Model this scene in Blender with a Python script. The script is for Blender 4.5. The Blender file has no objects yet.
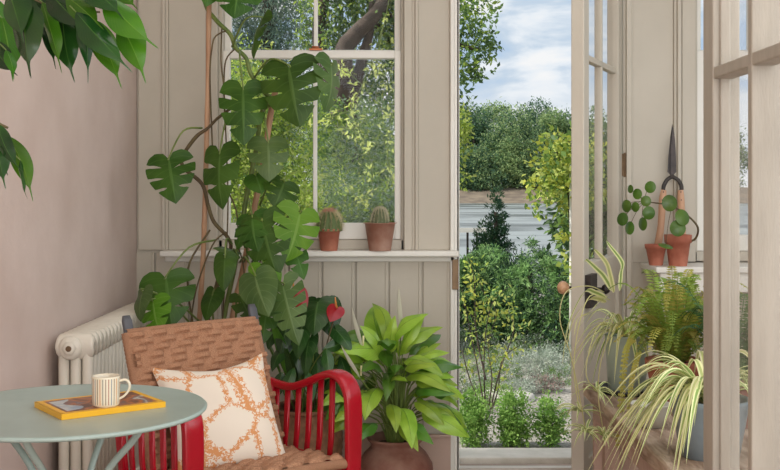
import bpy, math, random
import numpy as np
from mathutils import Vector, Matrix, Euler

sc = bpy.context.scene
COL = sc.collection
PI = math.pi
rnd = random.Random(7)

# ---------------------------------------------------------------- camera
F, CX, CY, CH = 1100.0, 390.0, 190.0, 1.27
cam_d = bpy.data.cameras.new('camera')
cam = bpy.data.objects.new('camera', cam_d); COL.objects.link(cam)
cam.location = (0, 0, CH); cam.rotation_euler = (PI/2, 0, 0)
cam_d.sensor_width = 36; cam_d.lens = F/780*36; cam_d.shift_y = -(235-CY)/780
cam_d.clip_end = 600; cam_d.clip_start = .05
sc.camera = cam

# ---------------------------------------------------------------- exposure, world, lights
sc.view_settings.view_transform = 'Standard'
sc.view_settings.look = 'None'
sc.view_settings.gamma = 1
sc.view_settings.use_curve_mapping = False
sc.view_settings.exposure = 0.0

def lin(c):
    return tuple(((v/255)/12.92 if v/255 <= .04045 else ((v/255+.055)/1.055)**2.4) for v in c) + (1,)

w = bpy.data.worlds.new('sky'); sc.world = w; w.use_nodes = True
nt = w.node_tree; nt.nodes.clear()
def N(nt, t, **k):
    n = nt.nodes.new(t)
    for a, b in k.items(): setattr(n, a, b)
    return n
tc = N(nt, 'ShaderNodeTexCoord'); mp = N(nt, 'ShaderNodeMapping')
mp.inputs['Scale'].default_value = (9, 9, 23); mp.inputs['Location'].default_value = (3.1, 1.7, 5.2)
no = N(nt, 'ShaderNodeTexNoise'); no.inputs['Scale'].default_value = 1; no.inputs['Detail'].default_value = 6
no.inputs['Roughness'].default_value = .5; no.inputs['Distortion'].default_value = .3
ra = N(nt, 'ShaderNodeValToRGB')
e = ra.color_ramp.elements
e[0].position = .38; e[0].color = lin((180, 204, 230))
e[1].position = .58; e[1].color = lin((246, 247, 248))
m_ = e.new(.46); m_.color = lin((200, 216, 232)); m_ = e.new(.52); m_.color = lin((232, 239, 246))
sep = N(nt, 'ShaderNodeSeparateXYZ')
hr = N(nt, 'ShaderNodeMapRange'); hr.inputs[1].default_value = .055; hr.inputs[2].default_value = .1
hr.inputs[3].default_value = .8; hr.inputs[4].default_value = 0
mx = N(nt, 'ShaderNodeMix', data_type='RGBA'); mx.inputs[7].default_value = lin((240, 243, 245))
bg = N(nt, 'ShaderNodeBackground'); wo = N(nt, 'ShaderNodeOutputWorld')
L_ = nt.links.new
L_(tc.outputs['Generated'], mp.inputs[0]); L_(mp.outputs[0], no.inputs['Vector']); L_(no.outputs[0], ra.inputs[0])
L_(tc.outputs['Generated'], sep.inputs[0]); L_(sep.outputs[2], hr.inputs[0]); L_(hr.outputs[0], mx.inputs[0])
L_(ra.outputs[0], mx.inputs[6]); L_(mx.outputs[2], bg.inputs[0]); L_(bg.outputs[0], wo.inputs[0])
bg.inputs[1].default_value = 1.0

sd = bpy.data.lights.new('sun', 'SUN'); sun = bpy.data.objects.new('sun', sd); COL.objects.link(sun)
sd.energy = 4.6; sd.angle = math.radians(6); sd.color = (1, .95, .86)
sun.rotation_euler = Vector((1, .14, -.95)).to_track_quat('-Z', 'Y').to_euler()

def area(name, loc, target, sx, sy, energy, color=(1, .995, .99)):
    d = bpy.data.lights.new(name, 'AREA'); o = bpy.data.objects.new(name, d); COL.objects.link(o)
    d.shape = 'RECTANGLE'; d.size = sx; d.size_y = sy; d.energy = energy; d.color = color
    o.location = loc
    o.rotation_euler = (Vector(target)-Vector(loc)).to_track_quat('-Z', 'Y').to_euler()
    return o
area('fill_light_rear', (.3, -1.75, 1.5), (-.1, 4, 1.0), 3.0, 2.5, 84)  # added fill lamp behind the camera, no window stands there
area('fill_light_side', (1.90, 1.3, 1.75), (-1.1, 2.7, .8), 3.2, 1.5, 40)  # fill lamp added on the right to brighten the left wall
area('fill_light_top', (.4, 2.9, 2.66), (.2, 3.1, 0), 1.8, 2.4, 14)  # extra fill lamp added just below the ceiling, out of view

# ---------------------------------------------------------------- materials
MATS = {}
def mat(name, c, c2=None, rough=.6, scale=8, bump=0, bscale=60, metal=0, spec=.5, mixw=1.0, detail=4, stretch=None):
    if name in MATS: return MATS[name]
    m = bpy.data.materials.new(name); m.use_nodes = True
    t = m.node_tree; b = t.nodes['Principled BSDF']
    b.inputs['Roughness'].default_value = rough; b.inputs['Metallic'].default_value = metal
    b.inputs['Specular IOR Level'].default_value = spec
    co = N(t, 'ShaderNodeTexCoord'); mpn = N(t, 'ShaderNodeMapping')
    if stretch: mpn.inputs['Scale'].default_value = stretch
    t.links.new(co.outputs['Object'], mpn.inputs[0])
    if c2 is not None:
        n = N(t, 'ShaderNodeTexNoise'); n.inputs['Scale'].default_value = scale; n.inputs['Detail'].default_value = detail
        r = N(t, 'ShaderNodeValToRGB'); r.color_ramp.elements[0].position = .35; r.color_ramp.elements[1].position = .68
        r.color_ramp.elements[0].color = lin(c); r.color_ramp.elements[1].color = lin(c2)
        t.links.new(mpn.outputs[0], n.inputs['Vector']); t.links.new(n.outputs[0], r.inputs[0])
        t.links.new(r.outputs[0], b.inputs['Base Color'])
    else:
        b.inputs['Base Color'].default_value = lin(c)
        if not bump:
            n = N(t, 'ShaderNodeTexNoise'); n.inputs['Scale'].default_value = scale
            h = N(t, 'ShaderNodeHueSaturation'); h.inputs['Color'].default_value = lin(c)
            mr = N(t, 'ShaderNodeMapRange'); mr.inputs[3].default_value = .93; mr.inputs[4].default_value = 1.07
            t.links.new(mpn.outputs[0], n.inputs['Vector']); t.links.new(n.outputs[0], mr.inputs[0])
            t.links.new(mr.outputs[0], h.inputs['Value']); t.links.new(h.outputs[0], b.inputs['Base Color'])
    if bump:
        n2 = N(t, 'ShaderNodeTexNoise'); n2.inputs['Scale'].default_value = bscale; n2.inputs['Detail'].default_value = 5
        bp = N(t, 'ShaderNodeBump'); bp.inputs['Strength'].default_value = bump; bp.inputs['Distance'].default_value = .01
        t.links.new(mpn.outputs[0], n2.inputs['Vector']); t.links.new(n2.outputs[0], bp.inputs['Height'])
        t.links.new(bp.outputs[0], b.inputs['Normal'])
    MATS[name] = m
    return m

def leaf_mat(name, c, c2, vein=None, rough=.38, trans=.25, veink=9, slant=1.5, mid=.03, stripe=None, veinmix=.35, spec=.5):
    """leaf: colour varies along and across the blade (uv), a paler midrib and side veins, a little translucency"""
    if name in MATS: return MATS[name]
    m = bpy.data.materials.new(name); m.use_nodes = True
    t = m.node_tree; b = t.nodes['Principled BSDF']; out = t.nodes['Material Output']
    LN = t.links.new
    uv = N(t, 'ShaderNodeUVMap'); s = N(t, 'ShaderNodeSeparateXYZ'); LN(uv.outputs[0], s.inputs[0])
    def M(op, a, bb=None, c_=None):
        n = N(t, 'ShaderNodeMath', operation=op)
        for i, v in enumerate((a, bb, c_)):
            if v is None: continue
            if isinstance(v, (int, float)): n.inputs[i].default_value = v
            else: LN(v, n.inputs[i])
        return n.outputs[0]
    au = M('ABSOLUTE', M('SUBTRACT', s.outputs[0], .5))
    geo = N(t, 'ShaderNodeTexCoord'); n1 = N(t, 'ShaderNodeTexNoise'); n1.inputs['Scale'].default_value = 9
    LN(geo.outputs['Object'], n1.inputs['Vector'])
    mixa = N(t, 'ShaderNodeMix', data_type='RGBA'); mixa.inputs[6].default_value = lin(c); mixa.inputs[7].default_value = lin(c2)
    mr = N(t, 'ShaderNodeMapRange'); mr.inputs[1].default_value = .35; mr.inputs[2].default_value = .65
    LN(n1.outputs[0], mr.inputs[0]); LN(mr.outputs[0], mixa.inputs[0])
    col = mixa.outputs[2]
    if stripe:
        ms = N(t, 'ShaderNodeMix', data_type='RGBA'); ms.inputs[7].default_value = lin(stripe)
        LN(M('GREATER_THAN', au, .2), ms.inputs[0]); LN(col, ms.inputs[6]); col = ms.outputs[2]
    if vein:
        wv = M('SINE', M('MULTIPLY', M('SUBTRACT', s.outputs[1], M('MULTIPLY', au, slant*.4)), veink*2*PI))
        v1 = M('MULTIPLY', M('GREATER_THAN', wv, .93), veinmix)
        v2 = M('LESS_THAN', au, mid)
        mv = N(t, 'ShaderNodeMix', data_type='RGBA'); mv.inputs[7].default_value = lin(vein)
        LN(M('MAXIMUM', v1, M('MULTIPLY', v2, .8)), mv.inputs[0]); LN(col, mv.inputs[6]); col = mv.outputs[2]
    oi = N(t, 'ShaderNodeObjectInfo'); hs = N(t, 'ShaderNodeHueSaturation')
    LN(M('MULTIPLY_ADD', oi.outputs['Random'], .35, .82), hs.inputs['Value'])
    LN(M('MULTIPLY_ADD', oi.outputs['Random'], .02, .49), hs.inputs['Hue'])
    LN(col, hs.inputs['Color']); LN(hs.outputs[0], b.inputs['Base Color'])
    b.inputs['Roughness'].default_value = rough; b.inputs['Specular IOR Level'].default_value = spec
    tr = N(t, 'ShaderNodeBsdfTranslucent'); LN(hs.outputs[0], tr.inputs[0])
    mxs = N(t, 'ShaderNodeMixShader'); mxs.inputs[0].default_value = trans
    LN(b.outputs[0], mxs.inputs[1]); LN(tr.outputs[0], mxs.inputs[2]); LN(mxs.outputs[0], out.inputs[0])
    MATS[name] = m
    return m

def fol(name, c, trans=.4, rough=.6):
    """outdoor foliage, many small leaves"""
    if name in MATS: return MATS[name]
    m = bpy.data.materials.new(name); m.use_nodes = True
    t = m.node_tree; b = t.nodes['Principled BSDF']; out = t.nodes['Material Output']; LN = t.links.new
    co = N(t, 'ShaderNodeTexCoord'); n1 = N(t, 'ShaderNodeTexNoise'); n1.inputs['Scale'].default_value = 2.5
    LN(co.outputs['Object'], n1.inputs['Vector'])
    mr = N(t, 'ShaderNodeMapRange'); mr.inputs[1].default_value = .3; mr.inputs[2].default_value = .7
    mr.inputs[3].default_value = .75; mr.inputs[4].default_value = 1.3
    hs = N(t, 'ShaderNodeHueSaturation'); hs.inputs['Color'].default_value = lin(c)
    LN(n1.outputs[0], mr.inputs[0]); LN(mr.outputs[0], hs.inputs['Value']); LN(hs.outputs[0], b.inputs['Base Color'])
    b.inputs['Roughness'].default_value = rough; b.inputs['Specular IOR Level'].default_value = .3
    tr = N(t, 'ShaderNodeBsdfTranslucent'); LN(hs.outputs[0], tr.inputs[0])
    mxs = N(t, 'ShaderNodeMixShader'); mxs.inputs[0].default_value = trans
    LN(b.outputs[0], mxs.inputs[1]); LN(tr.outputs[0], mxs.inputs[2]); LN(mxs.outputs[0], out.inputs[0])
    MATS[name] = m
    return m

def glass_mat(name='window_glass', tint=(1, 1, 1), refl=.22):
    if name in MATS: return MATS[name]
    m = bpy.data.materials.new(name); m.use_nodes = True
    t = m.node_tree; t.nodes.clear(); LN = t.links.new
    tr = N(t, 'ShaderNodeBsdfTransparent'); tr.inputs[0].default_value = (*tint, 1)
    gl = N(t, 'ShaderNodeBsdfGlossy'); gl.inputs['Roughness'].default_value = .02
    fr = N(t, 'ShaderNodeFresnel'); fr.inputs[0].default_value = 1.45
    mm = N(t, 'ShaderNodeMath', operation='MULTIPLY'); mm.inputs[1].default_value = refl
    mi = N(t, 'ShaderNodeMixShader'); o = N(t, 'ShaderNodeOutputMaterial')
    LN(fr.outputs[0], mm.inputs[0]); LN(mm.outputs[0], mi.inputs[0]); LN(tr.outputs[0], mi.inputs[1]); LN(gl.outputs[0], mi.inputs[2]); LN(mi.outputs[0], o.inputs[0])
    MATS[name] = m
    return m

PAINT = mat('cream_paint', (190, 181, 165), (197, 188, 172), rough=.5, scale=3, bump=.08, bscale=30)
PAINTW = mat('pale_paint', (232, 228, 218), (236, 232, 223), rough=.42, scale=3, bump=.06, bscale=30)
PAINTG = mat('greige_paint', (162, 154, 141), (176, 168, 155), rough=.5, scale=4, bump=.12, bscale=40, stretch=(6, 6, 1))
PAINTBOUNCE = mat('bounce_tinted_paint', (196, 166, 150), (203, 174, 159), rough=.5, scale=3, bump=.08, bscale=30)  # skirting colour pinker than the wall, imitates light bounced off the floor
PLASTER = mat('pink_plaster', (200, 179, 168), (212, 193, 183), rough=.85, scale=3.0, bump=.25, bscale=26, detail=6)
TERRA = mat('terracotta', (170, 96, 74), (194, 124, 100), rough=.85, scale=14, bump=.15, bscale=80)
TERRAOLD = mat('weathered_terracotta', (128, 80, 66), (158, 120, 104), rough=.9, scale=9, bump=.3, bscale=60, detail=7)
RED = mat('red_lacquer', (160, 10, 28), (174, 14, 36), rough=.25, scale=3)
SAGE = mat('sage_enamel', (152, 168, 160), (166, 182, 174), rough=.36, scale=6, bump=.03, bscale=20)
RADW = mat('radiator_enamel', (214, 206, 190), (222, 214, 199), rough=.35, scale=5)
SOIL = mat('soil', (52, 38, 28), (84, 62, 46), rough=1, scale=60, bump=.8, bscale=90)
BAMB = mat('cane', (176, 132, 100), (204, 164, 130), rough=.6, scale=12, bump=.1, stretch=(1, 1, .3))
STEM = mat('green_stem', (92, 112, 48), (120, 136, 66), rough=.5, scale=20)
STEMB = mat('brown_stem', (88, 70, 46), (104, 92, 58), rough=.7, scale=20)
IRON = mat('dark_iron', (52, 48, 46), (72, 66, 62), rough=.5, scale=30, metal=.7)
BRASS = mat('aged_brass', (104, 84, 64), (132, 108, 82), rough=.45, metal=.7, scale=20)
BARK = mat('bark', (62, 52, 46), (88, 76, 66), rough=.9, scale=10, bump=.6, bscale=20)
GREYW = mat('dark_stained_wood', (76, 76, 80), (92, 92, 96), rough=.5, scale=10, stretch=(1, 1, .2))
GLASS = glass_mat()

# ---------------------------------------------------------------- mesh builder
class MB:
    def __init__(s): s.v = []; s.f = []; s.m = []; s.uv = {}; s.sm = []
    def _f(s, idx, m=0, sm=True, uv=None):
        if uv is not None: s.uv[len(s.f)] = uv
        s.f.append(tuple(idx)); s.m.append(m); s.sm.append(sm)
    def box(s, x0, x1, y0, y1, z0, z1, m=0, M=None):
        b = len(s.v)
        for x, y, z in ((x0,y0,z0),(x1,y0,z0),(x1,y1,z0),(x0,y1,z0),(x0,y0,z1),(x1,y0,z1),(x1,y1,z1),(x0,y1,z1)):
            p = Vector((x, y, z)); s.v.append(M @ p if M else p)
        for q in ((0,3,2,1),(4,5,6,7),(0,1,5,4),(1,2,6,5),(2,3,7,6),(3,0,4,7)):
            s._f([b+i for i in q], m, False)
        return s
    def grid(s, P, nu, nv, m=0, cu=False, cv=False, sm=True, uvf=None):
        """P(i,j) -> point; i in 0..nu, j in 0..nv"""
        b = len(s.v); U = nu if cu else nu+1; V = nv if cv else nv+1
        for i in range(U):
            for j in range(V): s.v.append(Vector(P(i, j)))
        for i in range(nu):
            for j in range(nv):
                a, c = (i+1) % U, (j+1) % V
                uv = [(i/nu, j/nv), ((i+1)/nu, j/nv), ((i+1)/nu, (j+1)/nv), (i/nu, (j+1)/nv)]
                s._f((b+i*V+j, b+a*V+j, b+a*V+c, b+i*V+c), m(i, j) if callable(m) else m, sm, uv)
        return s
    def lathe(s, prof, c=(0, 0, 0), n=32, m=0, M=None, cap0=True, cap1=True):
        c = Vector(c)
        def P(i, j):
            r, z = prof[j]; a = -2*PI*i/n
            p = Vector((r*math.cos(a), r*math.sin(a), z))
            return (M @ p if M else p) + c
        b = len(s.v)
        s.grid(P, n, len(prof)-1, m, cu=True)
        V = len(prof); mm = (lambda i, j: m(i, j)) if callable(m) else (lambda i, j: m)
        if cap0 and prof[0][0] > 1e-5: s._f([b+i*V for i in range(n)], mm(0, 0), False)
        if cap1 and prof[-1][0] > 1e-5: s._f([b+i*V+V-1 for i in reversed(range(n))], mm(0, V-2), False)
        return s
    def tube(s, pts, r, n=8, m=0, cap=True, sub=0):
        pts = [Vector(p) for p in pts]
        rs = r if isinstance(r, (list, tuple)) else [r]*len(pts)
        if sub: pts, rs = cat(pts, rs, sub)
        k = len(pts); fr = frames(pts); b = len(s.v)
        s.grid(lambda i, j: pts[i] + (fr[i][0]*math.cos(2*PI*j/n) + fr[i][1]*math.sin(2*PI*j/n))*rs[i], k-1, n, m, cv=True)
        if cap:
            s._f([b+j for j in range(n)], m, False); s._f([b+(k-1)*n+j for j in reversed(range(n))], m, False)
        return s
    def sweep(s, pts, side, w, h, m=0, rnd_=.25):
        """rounded-rectangle section swept on pts; side: fixed sideways direction (width w); h thickness; w,h may be lists"""
        pts = [Vector(p) for p in pts]; side = Vector(side).normalized(); k = len(pts)
        W = w if isinstance(w, list) else [w]*k; H = h if isinstance(h, list) else [h]*k
        sec = []
        q = rnd_
        for sx, sy in ((1,1),(-1,1),(-1,-1),(1,-1)):
            a = [(sx*(.5), sy*(.5-q)), (sx*(.5-q*.3), sy*(.5-q*.3)), (sx*(.5-q), sy*.5)]
            if sx*sy < 0: a = a[::-1]
            sec += a
        n = len(sec); b = len(s.v)
        def P(i, j):
            t = (pts[min(i+1, k-1)]-pts[max(i-1, 0)]).normalized()
            nn = side.cross(t).normalized()
            x, y = sec[j]; hw = H[i]
            return pts[i] + side*(x*W[i]) + nn*(y*hw)
        s.grid(P, k-1, n, m, cv=True)
        s._f([b+j for j in range(n)], m, False); s._f([b+(k-1)*n+j for j in reversed(range(n))], m, False)
        return s
    def build(s, name, mats, parent=None, local=False, kind=None, bevel=0, subd=0, solid=0):
        me = bpy.data.meshes.new(name)
        vs = s.v
        if parent is not None and not local:
            Mi = wmat(parent).inverted(); vs = [Mi @ Vector(p) for p in vs]
        me.from_pydata([tuple(p) for p in vs], [], s.f)
        if not isinstance(mats, (list, tuple)): mats = [mats]
        for q in mats: me.materials.append(q)
        me.polygons.foreach_set('material_index', s.m)
        me.polygons.foreach_set('use_smooth', s.sm)
        if s.uv:
            ul = me.uv_layers.new(name='UVMap')
            for i, p in enumerate(me.polygons):
                u = s.uv.get(i)
                if u:
                    for k_, li in enumerate(p.loop_indices): ul.data[li].uv = u[k_]
        me.update()
        o = bpy.data.objects.new(name, me); COL.objects.link(o)
        if parent is not None: o.parent = parent
        if kind: o['kind'] = kind
        if bevel:
            bm = o.modifiers.new('Bevel', 'BEVEL'); bm.width = bevel; bm.segments = 2; bm.limit_method = 'ANGLE'; bm.angle_limit = .7
        if subd:
            q = o.modifiers.new('Subdivision', 'SUBSURF'); q.levels = subd; q.render_levels = subd
        if solid:
            q = o.modifiers.new('Solidify', 'SOLIDIFY'); q.thickness = solid; q.offset = -1
        return o

def wmat(o):
    m = Matrix.LocRotScale(o.location, o.rotation_euler, None)
    return wmat(o.parent) @ m if o.parent else m
def frames(pts):
    k = len(pts); out = []; prev = None
    for i in range(k):
        t = (pts[min(i+1, k-1)]-pts[max(i-1, 0)])
        t = t.normalized() if t.length > 1e-9 else Vector((0, 0, 1))
        if prev is None:
            a = Vector((0, 0, 1)) if abs(t.z) < .9 else Vector((1, 0, 0)); x = a.cross(t).normalized()
        else: x = (prev - t*prev.dot(t)).normalized()
        out.append((x, t.cross(x))); prev = x
    return out
def cat(pts, rs, sub):
    o = []; r2 = []; n = len(pts)
    for i in range(n-1):
        p0, p1, p2, p3 = pts[max(i-1, 0)], pts[i], pts[i+1], pts[min(i+2, n-1)]
        for k in range(sub):
            t = k/sub
            o.append(.5*((2*p1)+(p2-p0)*t+(2*p0-5*p1+4*p2-p3)*t*t+(3*p1-p0-3*p2+p3)*t**3)); r2.append(rs[i]*(1-t)+rs[i+1]*t)
    o.append(pts[-1]); r2.append(rs[-1]); return o, r2
def curve(pts, sub=6):
    return cat([Vector(p) for p in pts], [1]*len(pts), sub)[0]

def tag(o, label, cat_, group=None, kind=None):
    o['label'] = label; o['category'] = cat_
    if group: o['group'] = group
    if kind: o['kind'] = kind
    return o
def thing(name, label, cat_, loc=(0, 0, 0), rz=0, group=None):
    o = bpy.data.objects.new(name, None); COL.objects.link(o); o.location = loc; o.rotation_euler = (0, 0, rz)
    o.empty_display_size = .1
    return tag(o, label, cat_, group)
def part(o, label): o['label'] = label; return o
def P(px, py, d): return Vector(((px-CX)/F*d, d, CH-(py-CY)/F*d))
def xw(px, d=5.0): return (px-CX)/F*d
def zw(py, d=5.0): return CH-(py-CY)/F*d
def V(*a): return Vector(a)

# ---------------------------------------------------------------- room shell
YB = 5.0
XL, XR, ZC = -1.15, 1.95, 2.75
def struct(b, name, m, bevel=0, parent=None):
    return b.build(name, m, parent, kind='structure' if parent is None else None, bevel=bevel)
floor_m = mat('floor_tiles', (160, 136, 120), (176, 150, 134), rough=.5, scale=4)
struct(MB().box(XL-.15, XR+.15, -1.8, YB+.1, -.1, 0), 'floor', floor_m)
struct(MB().box(XL-.15, XL, -1.8, YB+.14, 0, ZC), 'wall_left', PLASTER)
# right wall: low wall, glazed above
b = MB(); b.box(XR, XR+.12, -1.8, YB+.14, 0, .9); b.box(XR, XR+.12, -1.8, YB+.14, 2.5, ZC)
for y in (-1.8, -.6, .6, 1.8, 3.0, 4.2): b.box(XR, XR+.12, y, y+.12, .9, 2.5)
b.box(XR, XR+.12, 4.86, YB+.14, .9, 2.5)
struct(b, 'wall_right', PAINT)
# unseen ceiling; its opening is added to let sky light in
b = MB(); b.box(XL-.15, XR+.15, -1.8, 1.6, ZC, ZC+.1); b.box(XL-.15, XR+.15, 4.2, YB+.14, ZC, ZC+.1)
b.box(XL-.15, .55, 1.6, 4.2, ZC, ZC+.1); b.box(1.75, XR+.15, 1.6, 4.2, ZC, ZC+.1)
struct(b, 'ceiling', PAINTW)
# back wall: openings = window_1, doorway, window_2
WX0, WX1, WZ0, WZ1 = xw(209), xw(412), .99, 2.6       # window frame outline
DX0, DX1 = xw(459), xw(625)
W2X0, W2X1 = xw(681), XR-.001
b = MB()
def wseg(x0, x1, z0, z1, y0=YB, y1=YB+.14, m=0): b.box(x0, x1, y0, y1, z0, z1, m)
wseg(XL, WX0, 0, ZC); wseg(WX0, WX1, 0, WZ0); wseg(WX0, WX1, WZ1, ZC); wseg(WX1, DX0, 0, ZC)
wseg(DX0, DX1, 2.4, ZC); wseg(DX1, W2X0, 0, ZC); wseg(W2X0, W2X1, 0, .94); wseg(W2X0, W2X1, 2.6, ZC)
struct(b, 'wall_back', PAINT)
# beadboard under the sill, boards with grooves
b = MB(); x = XL+.005; bw = 33.3/220
x = xw(457)-.006 - bw*11
while x < xw(452):
    x0, x1 = max(x+.004, XL), min(x+bw-.004, xw(450))
    if x1 > x0+.01:
        b.box(x0, x1, YB-.014, YB, .16, .985)
        if x1 - .02 > x0: b.box(x1-.014, x1-.010, YB-.018, YB-.01, .16, .985)
    x += bw
struct(b, 'trim_1', PAINT, bevel=.003)
# skirting
b = MB(); b.box(XL, xw(450.5), YB-.03, YB-.0, 0, .165); b.box(XL, xw(450.5), YB-.035, YB, .15, .165)
struct(b, 'baseboard_back', PAINTBOUNCE, bevel=.003)
b = MB(); b.box(XL, XL+.02, -1.8, YB-.03, 0, .16)
struct(b, 'baseboard_left', PAINTBOUNCE, bevel=.003)
# window sill board
b = MB(); b.box(xw(164), xw(457.5), YB-.10, YB+.08, .972, .998); b.box(xw(166), xw(455), YB-.03, YB-.0, .945, .972)
struct(b, 'trim_2', PAINTW, bevel=.006)
# panels & mouldings of the wall left of window
b = MB()
b.box(xw(139), xw(163), YB-.018, YB, .998, 2.7)
b.box(xw(163), xw(166), YB-.028, YB, .998, 2.7); b.box(xw(166), xw(169), YB-.020, YB, .998, 2.7)
b.box(xw(169), xw(206), YB-.008, YB, .998, 2.7)
struct(b, 'trim_3', PAINT, bevel=.003)
# wall panel between window and door
b = MB()
b.box(xw(412), xw(415), YB-.020, YB, .998, 2.7); b.box(xw(415), xw(418), YB-.03, YB, .998, 2.7)
b.box(xw(418), xw(450), YB-.008, YB, .998, 2.7)
struct(b, 'trim_4', PAINT, bevel=.003)
# door casing left, lining in the doorway
b = MB()
b.box(xw(450), xw(454), YB-.03, YB+.0, 0, 2.5); b.box(xw(454), xw(459), YB-.016, YB, 0, 2.5)
b.box(DX0-.012, DX0+.001, YB-.016, YB+.14, 0, 2.4)
struct(b, 'trim_5', PAINTW, bevel=.003)
b = MB()
b.box(DX1-.012, DX1+.005, YB-.016, YB+.14, 0, 2.4); b.box(xw(625), xw(630), YB-.035, YB, 0, 2.5)
b.box(xw(630), xw(632), YB-.02, YB, 0, 2.5)
b.box(xw(632), xw(673), YB-.008, YB, .94, 2.7)
b.box(xw(673), xw(676), YB-.018, YB, .94, 2.7); b.box(xw(676), xw(680), YB-.03, YB, .94, 2.7)
struct(b, 'trim_6', PAINT, bevel=.003)
b = MB(); b.box(DX0, DX1, YB-.02, YB+.02, 0, .012)
struct(b, 'trim_7', mat('threshold_paint', (214, 206, 196), (222, 214, 205), rough=.5))
# strike plate on left jamb
tag(MB().box(xw(453)-.006, xw(458), YB-.036, YB-.028, zw(289), zw(259)).build('strike_plate', BRASS, bevel=.002), 'brown metal strike plate on the doorway jamb under the sill end', 'door hardware')

# sash windows
def sash_window(name, x0, x1, z0, z1, zmid, munt, c=.040):
    root = bpy.data.objects.new(name, None); COL.objects.link(root); root.location = ((x0+x1)/2, YB, z0)
    root['kind'] = 'structure'
    b = MB()
    b.box(x0, x0+c, YB-.02, YB+.14, z0, z1); b.box(x1-c*.9, x1, YB-.02, YB+.14, z0, z1)
    b.box(x0+c, x0+c+.018, YB+.02, YB+.14, z0, z1); b.box(x1-c*.9-.014, x1-c*.9, YB+.02, YB+.14, z0, z1)
    b.box(x0, x1, YB-.02, YB+.14, z1-.05, z1); b.box(x0, x1, YB+.02, YB+.14, z0, z0+.045)
    b.build('window_frame', PAINT, root, bevel=.003)
    xa, xb = x0+c+.018, x1-c*.9-.014
    def sash(nm, za, zb, yy, top, bot):
        b = MB(); st = .032
        b.box(xa, xa+st, yy, yy+.04, za, zb); b.box(xb-st*.9, xb, yy, yy+.04, za, zb)
        b.box(xa+st, xb-st*.9, yy, yy+.04, zb-top, zb); b.box(xa+st, xb-st*.9, yy, yy+.04, za, za+bot)
        for mxx in munt: b.box(mxx-.009, mxx+.009, yy+.004, yy+.036, za+bot, zb-top)
        f = b.build(nm, PAINTW, root, bevel=.004)
        g = MB().box(xa+st-.005, xb-st*.9+.005, yy+.018, yy+.022, za+bot-.005, zb-top+.005).build('pane', GLASS, f)
    sash('lower_sash', z0+.046, zmid+.018, YB+.03, .036, .075)
    sash('upper_sash', zmid-.014, z1-.051, YB+.075, .05, .04)
    return root
W1 = sash_window('window_1', WX0, WX1, .998, WZ1, zw(53.5), [xw(314.5)])
b = MB(); b.box(xw(309), xw(322), YB+.02, YB+.05, zw(53.5)+.018, zw(53.5)+.026); b.tube([P(312, 47, YB+.035), P(319, 47.5, YB+.035)], .006)
b.build('sash_fastener', mat('copper', (176, 106, 70), rough=.4, metal=.6), W1)
W2 = sash_window('window_2', W2X0, W2X1, .945, 2.6, zw(53.5), [W2X0+.34], c=.062)

# potting shelf / deep sill under window_2
b = MB(); b.box(xw(640), XR, YB-.30, YB, .915, .94); b.box(xw(645), XR, YB-.28, YB-.25, .83, .915)
struct(b, 'trim_8', PAINTW, bevel=.004)

# ---------------------------------------------------------------- garden door leaf, swung inwards
phi = math.radians(66.5)
D1 = bpy.data.objects.new('door_1', None); COL.objects.link(D1); D1['kind'] = 'structure'
D1.location = (DX1-.014, YB-.012, 0); D1.rotation_euler = (0, 0, phi)   # local -x runs along the leaf, local -y is the room face
LW, T = .735, .052
b = MB()
st = .085
y0, y1 = 0, T
b.box(-LW, -LW+st, y0, y1, .02, 2.36); b.box(-st, 0, y0, y1, .02, 2.36)
b.box(-LW+st, -st, y0, y1, 2.26, 2.36); b.box(-LW+st, -st, y0, y1, .86, .98); b.box(-LW+st, -st, y0, y1, .02, .2)
b.box(-LW+st, -st, y0+.016, y1-.016, .2, .86)                     # sunk lower panel
b.box(-LW+st, -st, y0+.010, y1-.010, 1.79, 1.815)                 # glazing bars
b.box(-LW/2-.011, -LW/2+.011, y0+.010, y1-.010, .98, 2.26)
b.build('stiles_and_rails', PAINT, D1, local=True, bevel=.004)
MB().box(-LW+st-.004, -st+.004, T/2-.002, T/2+.002, .976, 2.264).build('pane', GLASS, D1, local=True)
zk = zw(289, 4.33)
b = MB(); b.box(-LW+.012, -LW+.125, -.024, 0, zk-.075, zk+.055); b.tube([V(-LW+.05, -.03, zk), V(-LW+.05, -.065, zk)], .006)
b.tube([V(-LW+.05, -.06, zk), V(-LW+.05, -.075, zk), V(-LW+.05, -.09, zk)], [.012, .022, .012], n=16)
b.build('rim_lock', IRON, D1, local=True, bevel=.002)
KM = mat('turned_wood', (196, 150, 112), (212, 170, 134), rough=.45, scale=20)
Mk = Matrix.Rotation(-PI/2, 4, 'X')
prof = [(.004, -.002), (.016, 0), (.016, .004), (.007, .008), (.006, .03)] 
kp = [(.006, .03), (.017, .036), (.0255, .048), (.027, .058), (.023, .070), (.012, .078), (0, .080)]
MB().lathe(prof, (-LW+.04, T, zk), 24, M=Mk).build('knob_rose', IRON, D1, local=True)
MB().lathe(kp, (-LW+.04, T-.014, zk), 24, M=Mk).build('door_knob', KM, D1, local=True)
for zz in (zw(165), .35):
    b = MB(); b.box(-.012, .018, -.008, .002, zz-.05, zz+.05); b.tube([V(.003, -.010, zz-.055), V(.003, -.010, zz+.055)], .007, 10)
    b.build('hinge', BRASS, D1, local=True, bevel=.001)

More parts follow.
